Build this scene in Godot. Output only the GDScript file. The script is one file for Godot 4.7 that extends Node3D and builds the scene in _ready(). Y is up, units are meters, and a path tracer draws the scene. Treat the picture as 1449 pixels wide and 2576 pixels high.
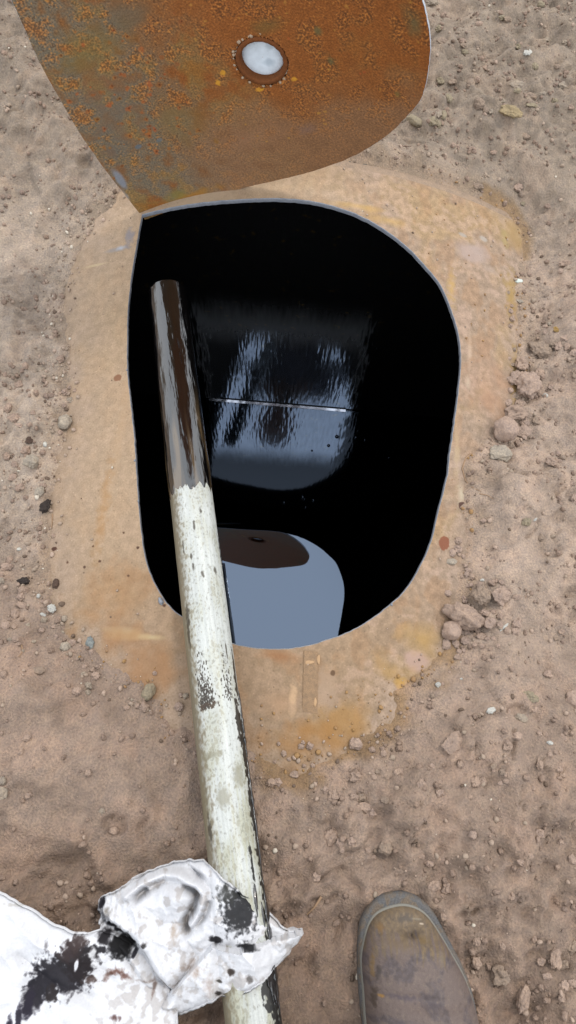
extends Node3D
# An opened steel fuel tank set in bare soil, looked at from above. Units are metres; the tank's axis runs along z, its crest is y = 0 at x = 0.

const K := 1.5                      # light that a level white surface sends back; picture colours are divided by it to get base colours
const R := 0.75                     # tank radius
const OIL_Y := -0.87
const END_Z := -0.94
const PLATE := 0.006
# outline of the hole cut into the tank, x, z pairs (mm)
const HOLE := [-252, -830, -205, -836, -148, -841, -87, -845, -38, -848, 6, -848, 49, -843, 90, -833, 126, -818, 165, -795, 198, -767, 225, -738, 245, -694, 256, -656, 259, -615, 256, -574, 250, -520, 242, -461, 238, -423, 226, -373, 215, -324, 198, -282, 179, -249, 160, -228, 137, -207, 106, -185, 76, -171, 46, -160, 11, -154, -24, -154, -45, -158, -77, -169, -109, -186, -132, -203, -152, -229, -166, -255, -177, -288, -188, -334, -200, -392, -210, -441, -222, -491, -236, -550, -244, -605, -250, -654, -253, -711, -253, -769]
# where the soil has been cleared off the steel, x, z pairs (mm)
const CLEARED := [-45, -952, 63, -952, 148, -951, 216, -950, 273, -947, 334, -942, 365, -920, 379, -879, 368, -834, 362, -792, 362, -732, 363, -659, 358, -601, 349, -557, 327, -526, 295, -494, 272, -468, 263, -441, 261, -404, 267, -375, 270, -340, 267, -311, 260, -281, 253, -252, 248, -219, 245, -191, 228, -168, 198, -144, 172, -116, 168, -86, 142, -62, 118, -50, 99, -32, 75, -17, 46, -8, 22, -15, 2, -23, -23, -32, -63, -39, -83, -46, -103, -51, -126, -73, -157, -98, -183, -114, -222, -138, -269, -165, -294, -200, -307, -250, -317, -326, -325, -387, -321, -418, -319, -462, -324, -515, -337, -585, -353, -644, -368, -706, -356, -778, -333, -833, -304, -872, -275, -913, -171, -952]
const PIPE_A := Vector3(0.0354, 0.0983, 0.307)      # near end of the pipe's axis, outside the picture
const PIPE_B := Vector3(-0.1956, -0.05, -0.6935)   # its far end, in the hole
const PIPE_R := 0.0284
const HINGE := Vector3(-0.20117, -0.04357, -0.83568)
const HINGE_AXIS := Vector3(0.95422, 0.23556, -0.1843)
const HINGE_TURN := 4.6086
const COUPLING := Vector2(0.031, -0.655)
const TOP_RIGHT_CLODS := [270, -1144, 72, 95, 282, -1155, 54, 57, 221, -1239, 83, 78, 350, -1154, 109, 86, 379, -1148, 109, 76, 342, -1319, 66, 56, 376, -1116, 90, 42, 370, -1065, 89, 56, 218, -1080, 53, 84, 205, -1057, 71, 84, 216, -1057, 62, 75, 371, -970, 49, 55, 376, -960, 38, 46, 415, -949, 52, 40, 222, -1162, 64, 67, 259, -1256, 52, 55, 260, -1244, 52, 49, 264, -1233, 65, 49, 217, -1275, 75, 59, 398, -1147, 63, 57, 350, -1259, 41, 49, 358, -1250, 56, 55, 388, -1217, 65, 68, 289, -1299, 66, 49, 242, -1162, 73, 57, 299, -1200, 55, 48, 234, -1112, 57, 85, 282, -1093, 89, 85, 294, -1086, 54, 47, 304, -1087, 45, 47, 324, -1113, 54, 47, 348, -1130, 69, 48, 421, -1141, 63, 53, 450, -1133, 54, 48, 435, -1177, 73, 62, 432, -1232, 52, 49, 331, -1339, 42, 44, 332, -1326, 53, 40, 419, -1305, 47, 50, 449, -1294, 53, 40, 277, -1022, 56, 37, 241, -1009, 44, 41, 249, -1011, 35, 41, 316, -1029, 53, 41, 291, -958, 86, 58, 352, -991, 28, 22, 206, -1355, 114, 70, 406, -1372, 67, 56]
const RIGHT_EDGE_CLODS := [345, -594, 50, 46, 341, -572, 54, 62, 341, -559, 54, 62, 351, -724, 45, 48, 349, -738, 41, 38, 412, -780, 37, 39, 361, -575, 78, 66, 422, -675, 66, 78, 433, -673, 49, 69, 393, -630, 73, 102, 351, -749, 33, 27, 347, -710, 35, 34, 351, -642, 40, 33, 345, -651, 29, 33, 341, -614, 28, 33, 354, -670, 32, 34, 345, -772, 29, 31, 408, -721, 46, 38, 429, -689, 58, 52, 415, -682, 49, 52, 404, -704, 36, 38, 443, -663, 65, 69, 443, -624, 57, 77, 411, -608, 48, 42, 388, -595, 56, 64, 434, -824, 48, 50, 424, -831, 31, 40, 442, -839, 103, 50, 363, -813, 42, 44, 366, -542, 78, 90, 383, -545, 55, 74, 416, -494, 44, 46, 422, -487, 50, 41, 417, -481, 34, 36, 410, -481, 31, 41, 375, -349, 52, 55, 291, -364, 40, 37, 339, -494, 68, 45, 352, -501, 43, 48, 317, -486, 52, 34, 298, -482, 26, 19, 343, -538, 34, 23, 354, -534, 43, 41, 433, -446, 46, 49, 434, -418, 61, 81, 440, -526, 39, 66]
const HEAP_CLODS := [255, -331, 53, 55, 255, -319, 62, 51, 246, -312, 45, 55, 256, -312, 34, 32, 262, -310, 38, 32, 266, -297, 25, 29, 270, -290, 48, 40, 267, -284, 33, 46, 274, -281, 38, 47, 261, -280, 25, 24, 268, -268, 27, 31, 240, -254, 51, 45, 323, -261, 42, 59, 331, -254, 63, 37, 264, -248, 40, 50, 273, -269, 34, 36, 299, -273, 48, 44, 305, -276, 35, 32, 284, -268, 48, 50, 313, -274, 42, 32, 238, -184, 59, 83, 294, -216, 74, 85, 288, -229, 81, 46, 308, -227, 44, 55, 300, -232, 38, 36, 282, -207, 47, 59, 264, -204, 60, 63, 263, -191, 66, 53, 251, -186, 50, 53, 285, -198, 64, 49, 307, -213, 38, 43, 316, -206, 48, 46, 327, -206, 48, 58, 331, -217, 66, 66, 338, -226, 31, 41, 291, -195, 33, 31, 299, -195, 30, 35, 275, -186, 37, 31, 284, -185, 33, 31, 255, -176, 33, 35, 261, -178, 33, 31, 295, -181, 29, 25, 303, -185, 30, 28, 272, -162, 37, 25, 264, -162, 29, 35, 290, -164, 33, 28, 252, -168, 46, 41, 245, -154, 20, 21, 241, -147, 23, 21]
const LOWER_RIGHT_CLODS := [230, -130, 23, 25, 216, -114, 26, 30, 213, -109, 23, 22, 217, -108, 19, 24, 213, -104, 23, 24, 216, -102, 18, 16, 346, -107, 43, 35, 308, -98, 23, 48, 299, -58, 64, 60, 313, -70, 58, 47, 343, -39, 45, 65, 357, -52, 31, 30, 364, -55, 23, 25, 370, -55, 23, 27, 261, -13, 50, 66, 270, -14, 44, 66, 244, -32, 44, 46, 298, -17, 35, 29, 293, -27, 35, 40, 297, -25, 23, 29, 263, -88, 26, 27, 268, -91, 23, 30, 265, -92, 19, 20, 256, -90, 23, 22, 402, -219, 43, 38, 395, -208, 40, 27, 356, -76, 33, 35, 346, -76, 33, 30, 378, -77, 29, 25, 381, -73, 37, 35, 369, -36, 41, 27, 374, -29, 45, 30, 334, -11, 35, 29, 324, -20, 25, 21, 283, -28, 25, 29, 281, -33, 35, 29, 291, -14, 31, 24, 253, 4, 27, 26, 220, 2, 47, 46, 211, -27, 35, 37, 375, -157, 62, 51, 120, -47, 70, 67, 63, -40, 46, 45, 19, 5, 49, 48, 27, 4, 46, 43, 46, -6, 52, 43, 154, -38, 42, 49, 172, -18, 58, 52, 123, -8, 90, 60, 144, -16, 41, 38, 141, -10, 36, 35, 93, 15, 57, 69, 84, 9, 33, 43, 129, 14, 57, 51, 119, 14, 49, 43, 139, 31, 62, 51, 155, 15, 49, 43, 129, 26, 97, 68, 197, -5, 49, 69, 53, -39, 36, 35, 32, -29, 33, 38, 39, -23, 26, 24, 22, -19, 23, 21, 58, -17, 23, 24, 68, -18, 30, 28, 25, -40, 23, 24, 55, -44, 27, 21, 157, 67, 88, 85, 197, 72, 41, 36, 208, 79, 51, 48, 144, 78, 32, 29, 95, 59, 81, 92, 104, 65, 46, 49, 116, 62, 42, 49, 290, 189, 99, 93, 351, 168, 67, 106, 363, 174, 56, 52, 315, 211, 66, 139, 262, 155, 40, 59, 263, 179, 55, 65, 300, 106, 46, 48, 339, 39, 59, 62, 367, 47, 35, 37, 136, 71, 37, 34, 146, 71, 28, 29, 106, 72, 37, 44, 78, 102, 50, 60, 212, 102, 68, 67, 227, 105, 50, 67, 254, 45, 47, 49, 289, 158, 36, 47, 322, 63, 37, 34, 313, 70, 51, 39, 379, 65, 46, 61, 341, 186, 55, 47, 337, 172, 49, 42, 357, 193, 49, 65, 368, 190, 55, 47, 374, 156, 56, 71, 352, 203, 40, 46, 288, 195, 55, 46, 221, 132, 36, 43]
const LEFT_CLODS := [-348, -580, 57, 54, -376, -561, 65, 54, -330, -521, 43, 46, -336, -517, 25, 26, -321, -510, 49, 45, -409, -489, 58, 81, -394, -470, 89, 73, -385, -458, 57, 29, -368, -460, 44, 33, -369, -421, 62, 72, -344, -419, 49, 45, -335, -370, 42, 38, -368, -366, 61, 51, -396, -411, 50, 53, -383, -400, 43, 46, -382, -381, 55, 58, -367, -365, 27, 32, -397, -562, 46, 62, -404, -533, 58, 68, -327, -499, 35, 39, -366, -477, 35, 37, -374, -502, 25, 33, -417, -504, 26, 30, -325, -531, 31, 29, -315, -525, 27, 26, -324, -453, 36, 36, -330, -315, 29, 31, -328, -301, 29, 31, -332, -215, 62, 60, -362, -247, 70, 62, -296, -176, 44, 40, -270, -180, 43, 46, -297, -203, 39, 35, -252, -148, 48, 51, -224, -137, 27, 34, -297, -162, 38, 40, -321, -144, 44, 40, -341, -162, 56, 59, -212, -118, 32, 28, -212, -108, 42, 39, -228, -108, 32, 28, -308, -297, 29, 30, -365, -260, 59, 62, -330, -194, 79, 47, -335, -180, 56, 71, -352, -208, 32, 30, -334, -206, 51, 48, -277, -178, 38, 32, -300, -197, 24, 23, -305, -202, 24, 26, -282, -168, 33, 25, -275, -155, 30, 25, -269, -162, 24, 20, -329, -162, 33, 33, -314, -167, 28, 26, -329, -144, 31, 29, -316, -139, 31, 25, -309, -130, 19, 25, -301, -145, 33, 23, -247, -136, 27, 20, -240, -129, 32, 25, -242, -127, 27, 22, -362, -224, 46, 49, -341, -222, 34, 36, -340, -172, 31, 30, -144, -71, 60, 63, -152, -72, 36, 38, -101, -75, 53, 51, -218, -92, 48, 46, -212, -106, 54, 51, -293, 26, 47, 54, -290, 40, 58, 73, -195, 10, 42, 44, -218, -114, 34, 31, -229, -118, 34, 31, -165, -69, 38, 35, -160, -79, 24, 20, -116, -51, 38, 25, -137, -114, 29, 26, -94, -89, 34, 36, -100, -89, 29, 26, -216, -84, 34, 31, -228, -84, 53, 56, -273, -24, 43, 45, -276, -8, 28, 40, -260, 39, 37, 34, -173, 50, 32, 29]

var mats := {}
var hole_c := PackedVector2Array()       # smoothed outline of the hole (m)
var cleared := PackedVector2Array()
var used := {}
# signed distance to the cleared patch, sampled every 12 mm
var sd_w := 90
var sd_h := 104
var sd_grid := PackedFloat32Array()
var n_low := FastNoiseLite.new()
var n_mid := FastNoiseLite.new()
var n_cell := FastNoiseLite.new()
var n_fine := FastNoiseLite.new()
var n_rid := FastNoiseLite.new()
var n_edge := FastNoiseLite.new()
var n_plate := FastNoiseLite.new()
var gx := PackedFloat32Array()
var gz := PackedFloat32Array()
var gh := PackedFloat32Array()


# ---------------------------------------------------------------- small helpers
func fnl(s: int, freq: float, oct := 3, kind := FastNoiseLite.TYPE_SIMPLEX_SMOOTH) -> FastNoiseLite:
	var n := FastNoiseLite.new()
	n.seed = s
	n.frequency = freq
	n.noise_type = kind
	n.fractal_type = FastNoiseLite.FRACTAL_FBM
	n.fractal_octaves = oct
	return n

func lin(r: float, g: float, b: float, k := K) -> Color:      # picture colour (0..255) to linear base colour
	var c := Color(r / 255.0, g / 255.0, b / 255.0).srgb_to_linear()
	return Color(c.r / k, c.g / k, c.b / k)

func grey(v: float) -> Color:
	return Color(v, v, v).linear_to_srgb()

func sst(a: float, b: float, x: float) -> float:
	return smoothstep(a, b, x)

func tank_y(x: float) -> float:
	var q: float = minf(absf(x), 0.735)
	return -R + sqrt(R * R - q * q)

func rng(s: int) -> RandomNumberGenerator:
	var r := RandomNumberGenerator.new()
	r.seed = s
	return r

func numbered(called: String) -> String:
	used[called] = used.get(called, -1) + 1
	return called if used[called] == 0 else "%s_%03d" % [called, used[called]]

func tag(o: Node3D, label: String, category: String, group := "", kind := "") -> void:
	o.set_meta("label", label)
	if category: o.set_meta("category", category)
	if group: o.set_meta("group", group)
	if kind: o.set_meta("kind", kind)

func thing(called: String, label: String, category: String, at := Vector3.ZERO, group := "") -> Node3D:
	var o := Node3D.new()
	o.name = numbered(called)
	add_child(o, true)
	o.position = at
	tag(o, label, category, group)
	return o

func put(called: String, mesh: Mesh, mat: Material, parent: Node = self) -> MeshInstance3D:
	var o := MeshInstance3D.new()
	o.name = numbered(called) if parent == self else called
	o.mesh = mesh
	if mat: o.material_override = mat
	parent.add_child(o, true)
	return o

func pts(list: Array, s := 0.001) -> PackedVector2Array:
	var a := PackedVector2Array()
	for i in range(0, list.size(), 2):
		a.append(Vector2(list[i], list[i + 1]) * s)
	return a

func smooth_loop(p: PackedVector2Array, n: int, sharp := -1) -> PackedVector2Array:   # closed Catmull-Rom, evenly spaced; the corner «sharp» stays sharp
	var fine := PackedVector2Array()
	var c := p.size()
	for i in c:
		var a := p[(i - 1 + c) % c]
		var b := p[i]
		var d := p[(i + 1) % c]
		var e := p[(i + 2) % c]
		if i == sharp: a = b - (d - b)
		if (i + 1) % c == sharp: e = d + (d - b)
		for k in 8:
			fine.append(b.cubic_interpolate(d, a, e, k / 8.0))
	fine.append(fine[0])
	var total := 0.0
	for i in fine.size() - 1: total += fine[i].distance_to(fine[i + 1])
	var out := PackedVector2Array()
	var step := total / n
	var want := 0.0
	var run := 0.0
	for i in fine.size() - 1:
		var l := fine[i].distance_to(fine[i + 1])
		while want <= run + l + 1e-9 and out.size() < n:
			out.append(fine[i].lerp(fine[i + 1], (want - run) / maxf(l, 1e-9)))
			want += step
		run += l
	return out

func seg_dist(p: Vector2, line: PackedVector2Array, closed := false) -> float:
	var best := 1e9
	var n := line.size()
	for i in (n if closed else n - 1):
		var a := line[i]
		var b := line[(i + 1) % n]
		var ab := b - a
		var t := clampf((p - a).dot(ab) / maxf(ab.length_squared(), 1e-12), 0.0, 1.0)
		best = minf(best, p.distance_squared_to(a + ab * t))
	return sqrt(best)

func build(v: PackedVector3Array, idx: PackedInt32Array, uv := PackedVector2Array(), col := PackedColorArray(), smooth := true) -> ArrayMesh:
	var arr := []
	arr.resize(Mesh.ARRAY_MAX)
	if smooth:
		var nn := PackedVector3Array()
		nn.resize(v.size())
		for i in range(0, idx.size(), 3):
			var a := idx[i]
			var b := idx[i + 1]
			var c := idx[i + 2]
			var f := (v[c] - v[a]).cross(v[b] - v[a])
			nn[a] += f
			nn[b] += f
			nn[c] += f
		for i in nn.size(): nn[i] = nn[i].normalized()
		arr[Mesh.ARRAY_NORMAL] = nn
	arr[Mesh.ARRAY_VERTEX] = v
	arr[Mesh.ARRAY_INDEX] = idx
	if uv.size(): arr[Mesh.ARRAY_TEX_UV] = uv
	if col.size(): arr[Mesh.ARRAY_COLOR] = col
	var m := ArrayMesh.new()
	m.add_surface_from_arrays(Mesh.PRIMITIVE_TRIANGLES, arr)
	return m

func loft(rows: Array, closed := true, uv := PackedVector2Array(), flip := false, caps := false) -> ArrayMesh:   # rows of equally many points
	var v := PackedVector3Array()
	var idx := PackedInt32Array()
	var n: int = rows[0].size()
	for r in rows: v.append_array(r)
	for j in rows.size() - 1:
		for i in (n if closed else n - 1):
			var a := j * n + i
			var b := j * n + (i + 1) % n
			var c := a + n
			var d := b + n
			if flip: idx.append_array([a, c, b, b, c, d])
			else: idx.append_array([a, b, c, b, d, c])
	if caps:
		for e in 2:
			var base := 0 if e == 0 else (rows.size() - 1) * n
			var mid := Vector3.ZERO
			for i in n: mid += v[base + i]
			v.append(mid / n)
			if uv.size(): uv.append(Vector2(0.5, 0.5))
			for i in n:
				var a := base + i
				var b := base + (i + 1) % n
				if (e == 0) != flip: idx.append_array([a, v.size() - 1, b])
				else: idx.append_array([a, b, v.size() - 1])
	return build(v, idx, uv)

func ico(levels: int) -> Array:
	var t := (1.0 + sqrt(5.0)) / 2.0
	var v: Array[Vector3] = []
	for p in [[-1, t, 0], [1, t, 0], [-1, -t, 0], [1, -t, 0], [0, -1, t], [0, 1, t], [0, -1, -t], [0, 1, -t], [t, 0, -1], [t, 0, 1], [-t, 0, -1], [-t, 0, 1]]:
		v.append(Vector3(p[0], p[1], p[2]).normalized())
	var f := [0, 11, 5, 0, 5, 1, 0, 1, 7, 0, 7, 10, 0, 10, 11, 1, 5, 9, 5, 11, 4, 11, 10, 2, 10, 7, 6, 7, 1, 8, 3, 9, 4, 3, 4, 2, 3, 2, 6, 3, 6, 8, 3, 8, 9, 4, 9, 5, 2, 4, 11, 6, 2, 10, 8, 6, 7, 9, 8, 1]
	for l in levels:
		var mid := {}
		var g := []
		for i in range(0, f.size(), 3):
			var m := []
			for e in 3:
				var a: int = f[i + e]
				var b: int = f[i + (e + 1) % 3]
				var key := mini(a, b) * 100000 + maxi(a, b)
				if not mid.has(key):
					mid[key] = v.size()
					v.append(((v[a] + v[b]) / 2.0).normalized())
				m.append(mid[key])
			g.append_array([f[i], m[0], m[2], f[i + 1], m[1], m[0], f[i + 2], m[2], m[1], m[0], m[1], m[2]])
		f = g
	var pv := PackedVector3Array(v)
	var pi := PackedInt32Array()
	for i in range(0, f.size(), 3): pi.append_array([f[i], f[i + 2], f[i + 1]])
	return [pv, pi]

func lump(s: int, levels: int, rough: float, facets: float) -> ArrayMesh:       # a clod or stone about 1 in radius
	var g := ico(levels)
	var v: PackedVector3Array = g[0]
	var n := fnl(s, 0.8, 2)
	var m := fnl(s + 7, 2.2, 2)
	var f := fnl(s + 9, 6.0, 2)
	var r := rng(s)
	var planes := []
	for k in 9:
		var d := Vector3(r.randfn(), r.randfn(), r.randfn()).normalized()
		planes.append([d, r.randf_range(0.72, 0.98)])
	for i in v.size():
		var p := v[i]
		var l := 1.0 + n.get_noise_3dv(p) * 0.45 * rough
		for q in planes:
			var h: float = p.dot(q[0]) * l
			if h > q[1]: l -= (h - q[1]) * facets
		l += m.get_noise_3dv(p) * 0.2 * rough + f.get_noise_3dv(p) * 0.07 * rough
		v[i] = p * l
	return build(v, g[1])


# ---------------------------------------------------------------- textures
func noise_bytes(s: int, freq: float, w: int, h: int, oct := 3, sx := 1, sy := 1, kind := FastNoiseLite.TYPE_SIMPLEX_SMOOTH) -> PackedByteArray:   # sx, sy: stretch
	var im := fnl(s, freq, oct, kind).get_image(maxi(w / sx, 4), maxi(h / sy, 4), false, false, true)
	if im.get_width() != w or im.get_height() != h: im.resize(w, h, Image.INTERPOLATE_CUBIC)
	im.convert(Image.FORMAT_L8)
	return im.get_data()

func stretch(b: PackedByteArray, w: int, h: int, w2: int, h2: int) -> PackedByteArray:
	var im := Image.create_from_data(w, h, false, Image.FORMAT_L8, b)
	im.resize(w2, h2, Image.INTERPOLATE_CUBIC)
	return im.get_data()

func stain(px: PackedByteArray, w: int, h: int, at: Vector2, r: Vector2, c: Color, amount: float, soft: float, ragged: float, nb: PackedByteArray, turn := 0.0) -> void:   # all in pixels; c in 0..255
	var m: float = maxf(r.x, r.y) * 1.5 + 2.0
	var cs := cos(turn)
	var sn := sin(turn)
	for y in range(maxi(0, int(at.y - m)), mini(h, int(at.y + m) + 1)):
		for x in range(maxi(0, int(at.x - m)), mini(w, int(at.x + m) + 1)):
			var dx := x - at.x
			var dy := y - at.y
			var ex := (dx * cs + dy * sn) / r.x
			var ey := (dy * cs - dx * sn) / r.y
			var d := sqrt(ex * ex + ey * ey) + (nb[y * w + x] / 255.0 - 0.5) * ragged
			if d > 1.0: continue
			var a := amount * (1.0 if soft <= 0.0 else clampf((1.0 - d) / soft, 0.0, 1.0))
			var i := (y * w + x) * 3
			px[i] = int(lerpf(px[i], c.r, a))
			px[i + 1] = int(lerpf(px[i + 1], c.g, a))
			px[i + 2] = int(lerpf(px[i + 2], c.b, a))

func tex(px: PackedByteArray, w: int, h: int) -> ImageTexture:
	return ImageTexture.create_from_image(Image.create_from_data(w, h, false, Image.FORMAT_RGB8, px))

func grey_tex(b: PackedByteArray, w: int, h: int) -> ImageTexture:
	return ImageTexture.create_from_image(Image.create_from_data(w, h, false, Image.FORMAT_L8, b))

func mat(albedo: Color, rough := 0.9, spec := 0.3, metal := 0.0) -> StandardMaterial3D:
	var m := StandardMaterial3D.new()
	m.albedo_color = albedo.linear_to_srgb()
	m.roughness = rough
	m.metallic = metal
	m.metallic_specular = spec
	return m

func C255(r: float, g: float, b: float) -> Color:
	return Color(r, g, b)

func soil_textures() -> void:
	var s := 1024
	var a := fnl(11, 0.02, 4)
	var im1 := a.get_seamless_image(s, s, false, false, 0.15, true)
	var im2 := fnl(12, 0.11, 3).get_seamless_image(s, s, false, false, 0.1, true)
	var cell := fnl(13, 0.07, 2, FastNoiseLite.TYPE_CELLULAR)
	cell.cellular_return_type = FastNoiseLite.RETURN_DISTANCE
	cell.cellular_jitter = 1.0
	var im3 := cell.get_seamless_image(s, s, false, true, 0.1, true)
	var im4 := fnl(14, 0.35, 2).get_seamless_image(s, s, false, false, 0.1, true)
	for im in [im1, im2, im3, im4]: im.convert(Image.FORMAT_L8)
	var b1: PackedByteArray = im1.get_data()
	var b2: PackedByteArray = im2.get_data()
	var b3: PackedByteArray = im3.get_data()
	var b4: PackedByteArray = im4.get_data()
	var px := PackedByteArray()
	px.resize(s * s * 3)
	var hb := PackedByteArray()
	hb.resize(s * s)
	for i in s * s:
		var m1 := b1[i] / 255.0
		var m2 := b2[i] / 255.0
		var m4 := b4[i] / 255.0
		var v := 0.86 + (m1 - 0.5) * 0.16 + (m2 - 0.5) * 0.26 + (m4 - 0.5) * 0.16
		var warm := (m2 - 0.5) * 0.05 + (m1 - 0.5) * 0.04
		if m4 > 0.86 and m2 > 0.5: v += 0.16          # pale grains
		elif m4 < 0.13: v -= 0.16
		px[i * 3] = clampi(int(255.0 * (v + warm * 0.5)), 0, 255)
		px[i * 3 + 1] = clampi(int(255.0 * v), 0, 255)
		px[i * 3 + 2] = clampi(int(255.0 * (v - warm)), 0, 255)
		hb[i] = clampi(int(255.0 * (0.50 * m2 + 0.14 * (b3[i] / 255.0) + 0.36 * m4)), 0, 255)
	var gp := PackedByteArray()
	gp.resize(512 * 512 * 3)
	var q1 := fnl(15, 0.02, 4).get_seamless_image(512, 512, false, false, 0.15, true)
	q1.convert(Image.FORMAT_L8)
	var qb: PackedByteArray = q1.get_data()
	for y in 512:
		for x in 512:
			var i := y * 512 + x
			var k := sst(0.42, 0.62, qb[i] / 255.0)
			var v := 0.85 + (b4[y * s + x] / 255.0 - 0.5) * 0.25 + (b2[y * s + x] / 255.0 - 0.5) * 0.3
			gp[i * 3] = clampi(int(lerpf(205, 236, k) * v), 0, 255)
			gp[i * 3 + 1] = clampi(int(lerpf(206, 212, k) * v), 0, 255)
			gp[i * 3 + 2] = clampi(int(lerpf(212, 188, k) * v), 0, 255)
	mats.grime = tex(gp, 512, 512)
	mats.soil_tex = tex(px, s, s)
	mats.soil_bump = grey_tex(hb, s, s)

func soil_mat(c: Color, vertex := false, bump := 0.22) -> StandardMaterial3D:
	var m := mat(c, 0.95, 0.2)
	m.albedo_texture = mats.soil_tex
	m.uv1_triplanar = true
	m.uv1_world_triplanar = true
	m.uv1_scale = Vector3(2.3, 2.3, 2.3)
	m.heightmap_enabled = true
	m.heightmap_texture = mats.soil_bump
	m.heightmap_scale = bump
	m.vertex_color_use_as_albedo = vertex
	return m

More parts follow.
